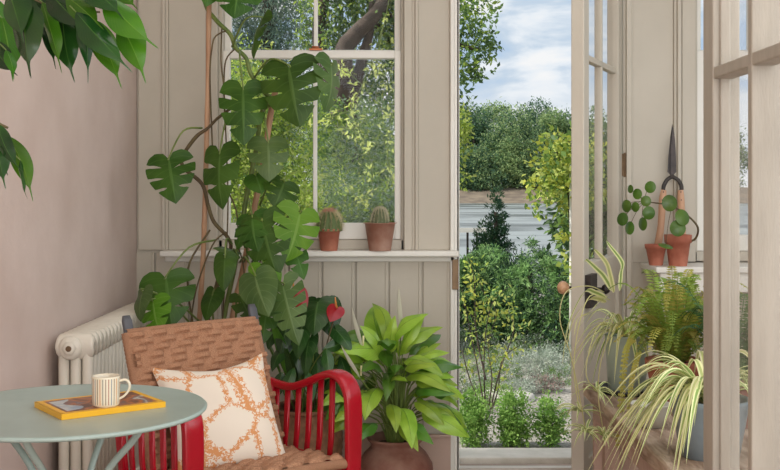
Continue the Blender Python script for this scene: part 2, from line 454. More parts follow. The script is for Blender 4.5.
# ---------------------------------------------------------------- near glazed leaf standing open on the right
D2 = bpy.data.objects.new('door_2', None); COL.objects.link(D2); D2['kind'] = 'structure'
D2.location = (.645, 2.27, 0)
b = MB(); X2 = .645; T2 = .055
yf = X2*F/(703-CX); 
def slab(ya, yb, z0, z1, dx0=0, dx1=0, m=0): b.box(X2+dx0, X2+T2-dx1, ya, yb, z0, z1, m)
ys1 = X2*F/(712.5-CX)       # room-side corner of the far stile
slab(ys1, yf, .02, 2.3)
gx = .050
b.box(X2+.014, X2+T2-.02, ys1-.006, ys1, .2, 2.3); 
yb_ = X2*F/(747.5-CX)       # first glazing bar
slab(yb_-.022, yb_, .2, 2.2, .0, .0); 
slab(yb_-.26, yb_-.24, .2, 2.2, .0, .02); slab(yb_-.55, yb_-.48, .02, 2.3)
zb = zw(79, ys1)
slab(yb_-.5, ys1-.001, zb, zb+.024, .0015, .012); slab(yb_-.5, ys1, .2+.0, .34); slab(yb_-.5, ys1, 2.2, 2.3)
b.build('stiles_and_rails', PAINTG, D2, bevel=.003)
b = MB(); b.box(X2+.036, X2+.040, yb_-.5, ys1, .34, 2.2)
b.build('pane', GLASS, D2)
#==INTERIOR==
# ---------------------------------------------------------------- radiator
RD = thing('radiator', 'cream cast-iron column radiator along the pink wall', 'radiator', (XL+.085, 4.2, 0))
ns, y0r, pr = 21, 3.68, .0505
xc = [XL+.054, XL+.094, XL+.134]
for i in range(ns):
    y = y0r + .02 + i*pr
    b = MB()
    for x in xc: b.tube([V(x, y, .12), V(x, y, .72)], .0185, 10)
    for zz, q in ((.757, 1), (.125, -1)):
        zc_ = zz-.012*q
        b.sweep([V(xc[0]-.024, y, zc_), V(xc[0]-.021, y, zc_), V(xc[0]-.012, y, zc_), V(xc[1], y, zc_), V(xc[2]+.012, y, zc_), V(xc[2]+.021, y, zc_), V(xc[2]+.024, y, zc_)], (0, 1, 0), .043, [.03, .062, .084, .092, .084, .062, .03], rnd_=.40)
    if i in (0, ns-1):
        for x in (xc[0], xc[2]): b.tube([V(x, y, .13), V(x, y, 0)], [.02, .014], 10)
    b.build('section', RADW, RD)
Mr = Matrix.Rotation(PI/2, 4, 'X')
for zz in (.742, .16):
    c = (xc[1]-.012, y0r+.008, zz)
    MB().lathe([(.040, 0), (.040, .012), (.034, .022), (.020, .022)], c, 6 if False else 20, M=Mr).lathe([(.024, .022), (.024, .034), (.010, .034)], c, 6, M=Mr).lathe([(.010, .033), (.010, .036)], c, 10, m=1, M=Mr).build('end_plug', [RADW, BRASS], RD)

# ---------------------------------------------------------------- bistro table
TX, TY, TZ, TR = -.775, 2.66, .743, .328
TB = thing('bistro_table', 'round sage green metal bistro table holding a magazine and mug', 'table', (TX, TY, 0))
MB().lathe([(0, TZ-.006), (TR-.012, TZ-.007), (TR-.006, TZ-.009), (TR-.003, TZ-.010), (TR, TZ-.007), (TR+.001, TZ-.003), (TR-.003, TZ+.001), (TR-.008, TZ), (0, TZ)], (TX, TY, 0), 96).build('tabletop', SAGE, TB)
for k, a in enumerate((-98, -30, 75, 160)):
    a = math.radians(a); d = V(math.cos(a), math.sin(a), 0); c = V(TX, TY, 0)
    pts = curve([c+d*.235+V(0, 0, TZ-.012), c+d*.21+V(0, 0, TZ-.05), c+d*.12+V(0, 0, .60), c+d*.05+V(0, 0, .47), c+d*.035+V(0, 0, .34), c+d*.08+V(0, 0, .2), c+d*.2+V(0, 0, .07), c+d*.27+V(0, 0, .0)], 6)
    MB().tube(pts, .0085, 10).build('leg', SAGE, TB)
MB().lathe([(.06, 0), (.06, .006), (.05, .006)], (TX, TY, .40), 24).tube([V(TX+.05*math.cos(t*PI/8), TY+.05*math.sin(t*PI/8), .405) for t in range(17)], .007, 8).build('leg_ring', SAGE, TB)

# ---------------------------------------------------------------- magazine on the table
mc = V(-.703, 2.668, TZ+.0004); ma = math.radians(36.2); MW, MH = .252, .182
Mm = Matrix.Translation(mc) @ Matrix.Rotation(ma, 4, 'Z')
mag = thing('magazine', 'yellow-bordered magazine with painting cover lying on the round table', 'magazine', mc, ma)
YEL = mat('cover_yellow', (232, 172, 30), (236, 180, 44), rough=.35, scale=10)
b = MB(); b.box(-MW/2, MW/2, -MH/2, MH/2, .002, .0115, 0); b.box(-MW/2+.001, MW/2-.002, -MH/2+.002, MH/2-.002, .003, .0105, 1)
b.build('page_block', [mat('paper', (226, 218, 200), rough=.8)]*2, mag, local=True)
b = MB(); b.box(-MW/2-.002, MW/2+.002, -MH/2-.002, MH/2+.002, 0, .002); b.box(-MW/2-.002, MW/2+.002, -MH/2-.002, MH/2+.002, .0115, .0135); b.box(-MW/2-.003, -MW/2, -MH/2-.002, MH/2+.002, 0, .0135)
b.box(-MW/2-.002, MW/2+.002, -MH/2-.0035, -MH/2-.0015, 0, .0135)
b.build('cover', YEL, mag, local=True)
m = bpy.data.materials.new('cover_picture'); m.use_nodes = True; t = m.node_tree; pb = t.nodes['Principled BSDF']; pb.inputs['Roughness'].default_value = .3
co = N(t, 'ShaderNodeTexCoord'); vo = N(t, 'ShaderNodeTexNoise'); vo.inputs['Scale'].default_value = 17; vo.inputs['Detail'].default_value = 3; vo.inputs['Distortion'].default_value = .8
t.links.new(co.outputs['Object'], vo.inputs['Vector']); r = N(t, 'ShaderNodeValToRGB'); el = r.color_ramp.elements
el[0].position = .3; el[0].color = lin((58, 34, 34)); el[1].position = .72; el[1].color = lin((214, 206, 190))
for p_, c_ in ((.4, (96, 52, 40)), (.47, (120, 70, 44)), (.52, (186, 106, 44)), (.57, (150, 92, 60)), (.64, (96, 84, 96))):
    q = el.new(p_); q.color = lin(c_)
t.links.new(vo.outputs[0], r.inputs[0]); t.links.new(r.outputs[0], pb.inputs['Base Color'])
MB().box(-MW/2+.014, MW/2-.012, -MH/2+.013, MH/2-.013, .0134, .0138).build('cover_image', m, mag, local=True)
b = MB()
b.grid(lambda i, j: V(-MW/2+.02+.052*(j/4)*(.7+.3*math.sin(i)), -.07+.13*i/8+.01*j/4, .0141), 8, 4, 0)
b.build('cover_blue_corner', mat('cover_blue', (150, 168, 186), (204, 204, 196), rough=.3, scale=40), mag, local=True)

# ---------------------------------------------------------------- striped mug
mp_ = V((106-CX)/F*2.615, 2.615, TZ+.0146)
mug = thing('mug', 'small cream mug with coloured vertical stripes standing on the magazine', 'mug', mp_)
CR = mat('glazed_cream', (226, 214, 190), rough=.2)
cols = [CR, mat('stripe_brown', (120, 88, 66), rough=.2), mat('stripe_blue', (96, 116, 136), rough=.2), mat('stripe_orange', (206, 128, 58), rough=.2), mat('stripe_grey', (110, 112, 108), rough=.2), mat('stripe_red', (160, 70, 56), rough=.2), mat('coffee', (60, 36, 24), rough=.15)]
def stripe(i, j):
    if j in (0, 1, 6, 7, 8, 9, 10, 11): return 0
    k = i % 4
    return 0 if k != 1 else [1, 4, 3, 1, 2, 5][(i//4) % 6]
pr_ = [(.030, 0), (.0345, .002), (.0365, .006), (.0372, .02), (.0375, .04), (.0378, .06), (.0378, .067), (.0378, .070), (.0370, .0715), (.0352, .070), (.0345, .06), (.034, .03), (.032, .006)]
pr_ = [(r_*.87, z_) for r_, z_ in pr_]
b = MB(); b.lathe(pr_, (0, 0, 0), 120, m=stripe)
b.build('body', cols, mug, local=True)
b = MB(); ha = math.radians(5); hd = V(math.cos(ha), math.sin(ha), 0)
b.sweep([hd*r_+V(0, 0, z_) for r_, z_ in [tuple(p[:2]) for p in curve([(.031, .058, 0), (.046, .061, 0), (.055, .052, 0), (.054, .038, 0), (.044, .024, 0), (.031, .016, 0)], 5)]], hd.cross(V(0, 0, 1)), .011, .0055)
b.build('handle', CR, mug, local=True)
MB().lathe([(0, .058), (.0301, .058)], (0, 0, 0), 32, cap0=False, cap1=False).build('coffee', cols[6], mug, local=True)

# ---------------------------------------------------------------- red armchair with woven back and seat
th = math.radians(45)
CO = V(-.490, 3.547, 0)
CHR = thing('armchair', 'red lacquered armchair with woven tan rope seat and back', 'armchair', CO, th)
# local: -y faces forward, +x is the chair's farther side
def woven_mat():
    m = bpy.data.materials.new('woven_rope'); m.use_nodes = True; t = m.node_tree; b = t.nodes['Principled BSDF']; b.inputs['Roughness'].default_value = .85
    b.inputs['Specular IOR Level'].default_value = .2
    uv = N(t, 'ShaderNodeUVMap'); mpn = N(t, 'ShaderNodeMapping'); mpn.inputs['Scale'].default_value = (110, 260, 1)
    n = N(t, 'ShaderNodeTexNoise'); n.inputs['Scale'].default_value = 1; n.inputs['Detail'].default_value = 3
    r = N(t, 'ShaderNodeValToRGB'); r.color_ramp.elements[0].position = .3; r.color_ramp.elements[1].position = .7
    r.color_ramp.elements[0].color = lin((142, 98, 72)); r.color_ramp.elements[1].color = lin((196, 150, 118))
    bp = N(t, 'ShaderNodeBump'); bp.inputs['Strength'].default_value = .6; bp.inputs['Distance'].default_value = .004
    LN = t.links.new
    LN(uv.outputs[0], mpn.inputs[0]); LN(mpn.outputs[0], n.inputs['Vector']); LN(n.outputs[0], r.inputs[0]); LN(r.outputs[0], b.inputs['Base Color'])
    LN(n.outputs[0], bp.inputs['Height']); LN(bp.outputs[0], b.inputs['Normal'])
    return m
ROPE = woven_mat()
def weave(b, pos, nrm, W, H, cw=.030, ch=.0225, amp=.021, res=(6, 7)):
    cu, cv = max(2, round(W/cw)), max(2, round(H/ch))
    nu, nv = cu*res[0], cv*res[1]
    def height(i, j):
        U, Vv = i/res[0], j/res[1]
        ci, cj = min(int(U), cu-1), min(int(Vv), cv-1); fu, fv = U-ci, Vv-cj
        g = (ci + 2*cj + (1 if (cj//3) % 2 else 0)) % 3
        cord = .75+.25*abs(math.sin(2*PI*fv))
        if g < 2:
            s_ = (g+fu)/2
            return 1.15*amp*(.2+.8*math.sin(PI*min(max(s_, .0), 1))**.6)*cord*(math.sin(PI*fv)**.35 if 0 < fv < 1 else .0)
        return amp*.28*math.sin(PI*fu)**.5 if 0 < fu < 1 else 0
    def Pp(i, j):
        u, v = i/nu, j/nv
        return pos(u, v) + nrm(u, v)*height(i, j)
    b.grid(Pp, nu, nv)
# backrest: local coordinates
BW, z0b, z1b, yb0, yb1 = .520, .39, .812, .10, .248
def bpos(u, v):
    x = -BW/2+BW*u; z = z0b+(z1b-z0b)*v
    y = yb0+(yb1-yb0)*v + .018*math.cos(PI*(u-.5))- .01
    return V(x, y, z)
nb = V(0, -(z1b-z0b), (yb1-yb0)).normalized()
b = MB(); weave(b, bpos, lambda u, v: nb, BW, z1b-z0b)
# wrap over the top rail, sides and rear
def wrap(i, j):
    u = i/90; a = PI*j/6; p = bpos(u, 1)
    return p + nb*(-.014+.014*math.cos(a)) + V(0, .0, .014)*math.sin(a) + nb*(.0022*abs(math.sin(u*PI*32)))
b.grid(wrap, 90, 6)
b.grid(lambda i, j: bpos(i/24, 1-j/20)-nb*.028 + nb*-.002*abs(math.sin(j*PI/2)), 24, 20)
for s_, u in ((-1, 0), (1, 1)):
    b.grid(lambda i, j: bpos(u, i/100) - V(s_*.012, 0, 0) + (nb*(-.012+.018*math.cos(PI*j/6)) + V(s_*.026*math.sin(PI*j/6), 0, 0))*(1) + V(s_*.002*abs(math.sin(i*PI/3)), 0, 0), 100, 6)
b.build('backrest', ROPE, CHR, local=True)
# back posts (dark stained) with chamfered tips
for s_ in (-1, 1):
    x = s_*(BW/2-.016) + (.022 if s_ > 0 else 0)
    b = MB(); tp = bpos(.5, 1)
    b.sweep([V(x, .06, .0), V(x, .09, .2), V(x, .112, .38), V(x, .254, .80), V(x, .268, .845), V(x, .274, .862)], (1, 0, 0), [.03, .03, .032, .034, .034, .026], [.022, .022, .018, .018, .018, .010])
    part(b.build('back_post', GREYW, CHR, local=True), 'dark grey stained wooden post')
# seat
SW, sy0, sy1, zs = .50, -.235, .125, .395
def spos(u, v):
    x = -SW/2+SW*u; y = sy0+(sy1-sy0)*v
    return V(x, y, zs - .02*v + .02*math.sin(PI*u)*.6 + .006)
b = MB(); weave(b, spos, lambda u, v: V(0, 0, 1), SW, sy1-sy0, cw=.030, ch=.0225, amp=.014)
b.grid(lambda i, j: spos(i/60, 0)+V(0, -.016*math.sin(PI*j/8)-.002*abs(math.sin(i*PI/2)), -.016+.016*math.cos(PI*j/8)), 60, 8)
b.grid(lambda i, j: spos(i/20, j/10)-V(0, 0, .032), 20, 10)
for s_, u in ((-1, 0), (1, 1)):
    b.grid(lambda i, j: spos(u, i/60)+V(s_*(.016*math.sin(PI*j/8)+.002*abs(math.sin(i*PI/2))), 0, -.016+.016*math.cos(PI*j/8)), 60, 8)
b.build('seat', ROPE, CHR, local=True)
b = MB(); b.box(-SW/2-.07, SW/2+.02, sy0-.006, sy0+.02, .325, .36); b.box(-SW/2-.07, SW/2+.02, sy1-.02, sy1, .325, .36)
for s_ in (-1, 1):
    xa = s_*(SW/2+.022); b.box(xa-.014, xa+.014, sy0, sy1+.02, .325, .385)
b.build('seat_frame', RED, CHR, local=True, bevel=.004)
# arms: bentwood, running into the front legs
for s_ in (-1, 1):
    x = s_*(SW/2+.045) - (.05 if s_ < 0 else .016)
    pts = curve([V(x, .20, .600), V(x, .13, .592), V(x, .06, .594), V(x, -.03, .622), V(x, -.10, .650), V(x, -.155, .664), V(x, -.205, .652), V(x, -.236, .615), V(x, -.245, .56), V(x, -.245, .42), V(x, -.24, .2), V(x, -.235, 0)], 5)
    n_ = len(pts); ws = [.03+.038*min(1, max(0, (i-8)/22)) for i in range(n_)]; ws = [w_ if i < n_-14 else .068-.025*(i-n_+14)/14 for i, w_ in enumerate(ws)]
    MB().sweep(pts, (1, 0, 0), ws, .026).build('arm', RED, CHR, local=True)
    for k in range(6):
        y = .145-.058*k
        za = np.interp(-y, [-p.y for p in pts[:36]], [p.z for p in pts[:36]])
        MB().sweep([V(x-s_*.018, y, .35), V(x-s_*.006, y, .45), V(x, y-.002, za-.008)], (1, 0, 0), .012, [.017, .022, .022]).build('arm_spindle', RED, CHR, local=True)
    MB().sweep([V(x-s_*.018, .15, 0), V(x-s_*.018, .15, .38), V(x-s_*.004, .165, .60)], (1, 0, 0), .026, .03).build('rear_leg', RED, CHR, local=True)
    MB().box(x-.03*(s_ > 0)-.0, x+.03*(s_ < 0), -.235, .15, .335, .372).build('side_rail', RED, CHR, local=True, bevel=.003)

# ---------------------------------------------------------------- cushion
def cushion():
    m = bpy.data.materials.new('coral_print_linen'); m.use_nodes = True; t = m.node_tree; b = t.nodes['Principled BSDF']; LN = t.links.new
    b.inputs['Roughness'].default_value = .9; b.inputs['Specular IOR Level'].default_value = .15
    uv = N(t, 'ShaderNodeUVMap')
    nz = N(t, 'ShaderNodeTexNoise'); nz.inputs['Scale'].default_value = 26; nz.inputs['Detail'].default_value = 3
    LN(uv.outputs[0], nz.inputs['Vector'])
    vm = N(t, 'ShaderNodeVectorMath', operation='MULTIPLY_ADD'); vm.inputs[1].default_value = (.085, .085, 0); LN(nz.outputs['Color'], vm.inputs[0]); LN(uv.outputs[0], vm.inputs[2])
    v = N(t, 'ShaderNodeTexVoronoi', feature='DISTANCE_TO_EDGE'); v.inputs['Scale'].default_value = 3.1; v.inputs['Randomness'].default_value = .75; LN(vm.outputs[0], v.inputs['Vector'])
    v2 = N(t, 'ShaderNodeTexVoronoi', feature='DISTANCE_TO_EDGE'); v2.inputs['Scale'].default_value = 34; LN(vm.outputs[0], v2.inputs['Vector'])
    def M(op, a, bb=None):
        n = N(t, 'ShaderNodeMath', operation=op)
        for i, q in enumerate((a, bb)):
            if q is None: continue
            if isinstance(q, (int, float)): n.inputs[i].default_value = q
            else: LN(q, n.inputs[i])
        return n.outputs[0]
    core = M('LESS_THAN', v.outputs['Distance'], .016)
    band = M('MULTIPLY', M('LESS_THAN', v.outputs['Distance'], .07), M('LESS_THAN', v2.outputs['Distance'], .10))
    a = M('MAXIMUM', core, band)
    mi = N(t, 'ShaderNodeMix', data_type='RGBA'); mi.inputs[6].default_value = lin((230, 217, 200)); mi.inputs[7].default_value = lin((210, 136, 70))
    LN(M('MULTIPLY', a, .88), mi.inputs[0]); LN(mi.outputs[2], b.inputs['Base Color'])
    n3 = N(t, 'ShaderNodeTexNoise'); n3.inputs['Scale'].default_value = 220; bp = N(t, 'ShaderNodeBump'); bp.inputs['Strength'].default_value = .25; bp.inputs['Distance'].default_value = .003
    LN(uv.outputs[0], n3.inputs['Vector']); LN(n3.outputs[0], bp.inputs['Height']); LN(bp.outputs[0], b.inputs['Normal'])
    n = 36; S = .200
    c = V(-.545, 3.555, .548); wx = V(math.cos(math.radians(33)), math.sin(math.radians(33)), .03).normalized()
    fw = V(math.sin(math.radians(33)), -math.cos(math.radians(33)), 0); up = (V(0, 0, 1)*.86 - fw*.5).normalized(); nn = wx.cross(up).normalized()
    if nn.dot(fw) < 0: nn = -nn
    b2 = MB()
    for sg in (1, -1):
        def Pq(i, j, sg=sg):
            x, y = 2*i/n-1, 2*j/n-1
            px = x*(1-.10*(1-y*y)*abs(x)**2); py = y*.96*(1-(.26 if y > 0 else .08)*(1-abs(x)**1.6)*abs(y)**2)
            h = .062*((1-abs(x)**2.6)*(1-abs(y)**2.6))**.55
            wr = .0035*math.sin(7*x+5*y)*math.sin(3*y-4*x)*(1-x*x)*(1-y*y)
            return c + wx*(px*S) + up*(py*S) + nn*(sg*h+wr) + nn*(-.012*(x*x*y*y))
        b2.grid(Pq, n, n)
    o = b2.build('cushion', m)
    tag(o, 'cream cushion with orange coral-branch print leaning in the armchair', 'cushion')
    return o
cushion()
#==PLANTS==
# ---------------------------------------------------------------- leaves
OUT = {
 'heart': [(.10, -.17), (.27, -.22), (.42, -.16), (.50, -.02), (.52, .14), (.50, .30), (.45, .46), (.37, .61), (.27, .75), (.15, .88), (.0, 1.0)],
 'round': [(.2, -.38), (.38, -.30), (.48, -.12), (.5, .05), (.48, .25), (.40, .43), (.27, .56), (.12, .62), (.0, .64)],
}
def outline(kind, t, k=1.0):
    if kind in OUT:
        o = OUT[kind]; x = t*(len(o)-1); i = min(int(x), len(o)-2); f = x-i
        return o[i][0]*(1-f)+o[i+1][0]*f, o[i][1]*(1-f)+o[i+1][1]*f
    if kind == 'ellipse': return .5*math.sin(PI*t**.85)**.8 if 0 < t < 1 else 0, t
    if kind == 'ficus':  # drip tip
        q = min(t/.82, 1)
        w_ = .5*math.sin(PI*min(q, .9999)**.9)**.85
        return max(w_, (.016+.03*(1-t)/.2) if t > .76 else 0) + (.0 if t < 1 else 0), t
    if kind == 'strap': return .5*min(1, .25+t*5)*(1-max(0, (t-.35)/.65)**1.6), t
def leaf(b, base, tip, nrm=(0, -1, .25), width=.7, kind='ellipse', arch=.12, fold=.15, curl=0.0, slits=None, gap=.3, u0=.35, nt=14, nu=3, m=0, wave=0, seed=0, side_bend=0):
    """blade from base to tip; width is a fraction of its length; slits = number of fingers per side"""
    base, tip, nrm = Vector(base), Vector(tip), Vector(nrm)
    ax = tip-base; L = ax.length; a = ax/L
    sd_ = a.cross(nrm)
    if sd_.length < 1e-4: sd_ = a.cross(V(.3, -1, .2))
    sd_.normalize(); n = sd_.cross(a).normalized()
    R = random.Random(seed); ph = R.random()*6
    def S(lat, v):
        bb = max(v, 0)
        q = base + ax*v + n*(arch*L*4*bb*(1-bb)) - n*(curl*L*bb*bb) + sd_*(side_bend*L*4*bb*(1-bb))
        lw = lat*L*width
        q = q + sd_*lw - n*(fold*abs(lw)) - n*(abs(lat)**2*L*width*.25)
        if wave: q = q + n*(wave*L*math.sin(9*v+ph+3*lat)*abs(lat)*2)
        return q
    vi = lambda t: (t**1.15 if kind in OUT else t)
    def pt(sg, t, u):
        ox, ov = outline(kind, t)
        if kind in OUT: iv = max(0, vi(t)-.02)
        else: iv = max(0, t-.0)
        iv = iv*.96
        return S(sg*ox*u, iv + (ov-iv)*(u**.8))
    for sg in (-1, 1):
        order = (lambda q: q) if sg > 0 else (lambda q: (q[3], q[2], q[1], q[0]))
        if slits:
            ts = [0] + [.12+.80*(k/slits)**.95 for k in range(1, slits)] + [1.0]
            ts = [0]+[min(.93, x_+R.uniform(-.02, .02)) for x_ in ts[1:-1]]+[1.0]
        else: ts = [0, 1]
        for k in range(len(ts)-1):
            ta, tb = ts[k], ts[k+1]; ncell = max(2, round(nt*(tb-ta))) if slits else nt
            NU = nu+3 if slits else nu
            u0k = u0 + R.uniform(-.08, .1) if slits else 1
            bi = len(b.v)
            for i in range(ncell+1):
                f = i/ncell
                for j in range(NU+1):
                    u = j/NU
                    g = 0
                    if slits and u > u0k:
                        q = (u-u0k)/(1-u0k); g = gap*(tb-ta)*(min(1, q*2.4)**.6)*.5*(1-.35*q) + (.05*(tb-ta) if u > .95 else 0)
                    lo = ta + (g if k > 0 else 0); hi = tb - (g if k < len(ts)-2 else 0)
                    b.v.append(pt(sg, lo+(hi-lo)*f, u))
            for i in range(ncell):
                for j in range(NU):
                    q = (bi+i*(NU+1)+j, bi+(i+1)*(NU+1)+j, bi+(i+1)*(NU+1)+j+1, bi+i*(NU+1)+j+1)
                    t0_, t1_ = ta+(tb-ta)*i/ncell, ta+(tb-ta)*(i+1)/ncell
                    uvq = [(.5+sg*.5*j/NU, t0_), (.5+sg*.5*j/NU, t1_), (.5+sg*.5*(j+1)/NU, t1_), (.5+sg*.5*(j+1)/NU, t0_)]
                    b._f(order(q), m, True, list(order(uvq)))
    return b

MON = leaf_mat('monstera_leaf', (50, 84, 24), (70, 106, 34), vein=(86, 120, 54), spec=.3, rough=.42, veink=7, trans=.22)
MONL = leaf_mat('monstera_young_leaf', (86, 130, 30), (108, 148, 42), vein=(126, 160, 70), spec=.3, rough=.42, veink=7, trans=.3)
MONP = leaf_mat('monstera_pale_leaf', (70, 98, 48), (92, 118, 62), vein=(112, 136, 84), spec=.35, rough=.4, veink=7, trans=.2)
FIC = leaf_mat('ficus_leaf', (20, 50, 20), (40, 80, 26), vein=(60, 98, 36), rough=.16, veink=16, trans=.18, mid=.02, veinmix=.15)
FICL = leaf_mat('ficus_bright_leaf', (58, 108, 22), (78, 128, 28), vein=(104, 146, 48), rough=.25, veink=16, trans=.35, mid=.02, veinmix=.2)
ANT = leaf_mat('anthurium_leaf', (32, 62, 26), (50, 84, 36), vein=(80, 112, 60), rough=.28, veink=7, trans=.15)
PEA = leaf_mat('peace_lily_leaf', (140, 180, 52), (176, 210, 78), vein=(80, 122, 34), rough=.3, veink=13, trans=.3, veinmix=.25, mid=.015)
PEAD = leaf_mat('peace_lily_dark_leaf', (70, 116, 36), (98, 144, 48), vein=(96, 130, 60), rough=.3, veink=13, trans=.25, veinmix=.2)
SPD = leaf_mat('spider_plant_leaf', (134, 164, 84), (152, 178, 96), rough=.4, trans=.3, stripe=(236, 238, 182))
SPD2 = leaf_mat('spider_plant_pale_leaf', (176, 186, 112), (196, 200, 130), rough=.4, trans=.3, stripe=(230, 226, 172))
FERN = leaf_mat('fern_frond', (128, 156, 62), (156, 178, 78), rough=.5, trans=.35)
FERNB = leaf_mat('fern_frond_ochre', (168, 168, 74), (186, 176, 86), rough=.5, trans=.35)
PIL = leaf_mat('pilea_leaf', (66, 98, 30), (92, 124, 44), vein=(120, 154, 86), rough=.3, trans=.25, veink=4, veinmix=.1)
SPA = mat('white_spathe', (226, 226, 206), rough=.5)
REDS = mat('red_spathe', (140, 8, 22), (156, 12, 28), rough=.3, scale=30)

# ---- monstera
MC = V(-.74, 4.52, 0)
MONS = thing('monstera', 'tall climbing monstera on cane poles in front of the sash window', 'potted plant', MC)
b = MB(); b.lathe([(.13, 0), (.135, .01), (.165, .28), (.172, .28), (.175, .30), (.165, .31), (.155, .30), (.150, .26)], MC, 40, cap1=False)
b.build('plant_pot', TERRA, MONS); MB().lathe([(0, .262), (.151, .262)], MC, 32, cap0=False, cap1=False).build('soil', SOIL, MONS)
def pole(pts, r):
    b = MB(); c_ = curve([P(*p) for p in pts], 8); rr = [r*(1.0+.12*(1 if k % 9 == 0 else 0)) for k in range(len(c_))]
    b.tube(c_, rr, 12); return b.build('cane_pole', BAMB, MONS)
p0 = P(200, 318, 4.56)
pole([(211, -60, 4.5), (209, 12, 4.5), (208, 90, 4.5), (205, 200, 4.53), (203, 260, 4.55), (199, 330, 4.57), (196, 430, 4.6)], .0105)
pole([(277, 84, 4.6), (271, 112, 4.6), (263, 165, 4.6), (254, 210, 4.6), (243, 270, 4.6), (232, 320, 4.6), (214, 430, 4.58)], .0125)
def vine(name, pts, r, mt, par, n=8, sub=7):
    return MB().tube([P(*p) for p in pts], r, n, sub=sub).build(name, mt, par)
vine('main_stem', [(203, -40, 4.52), (205, 2, 4.52), (216, 20, 4.5), (230, 34, 4.5), (236, 48, 4.5), (246, 58, 4.5), (251, 74, 4.5), (264, 92, 4.52), (274, 102, 4.56), (262, 112, 4.58), (256, 150, 4.62), (246, 200, 4.62), (236, 260, 4.62), (222, 330, 4.6), (210, 430, 4.56)], [.009]*9+[.010]*6, STEM, MONS)
vine('main_stem', [(252, 98, 4.5), (232, 108, 4.5), (218, 118, 4.5), (208, 128, 4.48), (196, 137, 4.48), (183, 156, 4.5), (184, 168, 4.5), (202, 184, 4.5), (208, 205, 4.52), (214, 222, 4.52), (228, 238, 4.52), (230, 252, 4.52), (216, 290, 4.55), (206, 330, 4.56), (204, 430, 4.56)], [.006]*4+[.008]*11, STEMB, MONS)
for k, pts in enumerate([
    [(222, 26, 4.5), (221, 60, 4.48), (224, 90, 4.48), (226, 140, 4.5), (228, 200, 4.5), (226, 260, 4.52), (222, 330, 4.55)],
    [(228, 30, 4.5), (216, 36, 4.46), (212, 48, 4.46), (210, 80, 4.48), (213, 160, 4.5)],
    [(236, 48, 4.5), (226, 60, 4.48), (224, 86, 4.48), (225, 130, 4.5)],
    [(210, 230, 4.5), (190, 262, 4.46), (188, 290, 4.5), (194, 330, 4.52)],
    [(226, 232, 4.52), (212, 246, 4.48), (196, 290, 4.5), (190, 330, 4.5)],
    [(230, 250, 4.5), (222, 262, 4.45), (212, 300, 4.5), (208, 340, 4.5)],
    [(236, 240, 4.5), (244, 270, 4.45), (240, 300, 4.5), (230, 340, 4.5)],
    [(258, 215, 4.5), (262, 250, 4.5), (252, 290, 4.5), (236, 340, 4.5)],
    [(222, 180, 4.5), (236, 210, 4.47), (238, 240, 4.5)]]):
    vine('aerial_root', pts, .0032 if k != 3 else .0042, STEMB, MONS, 6, 5)
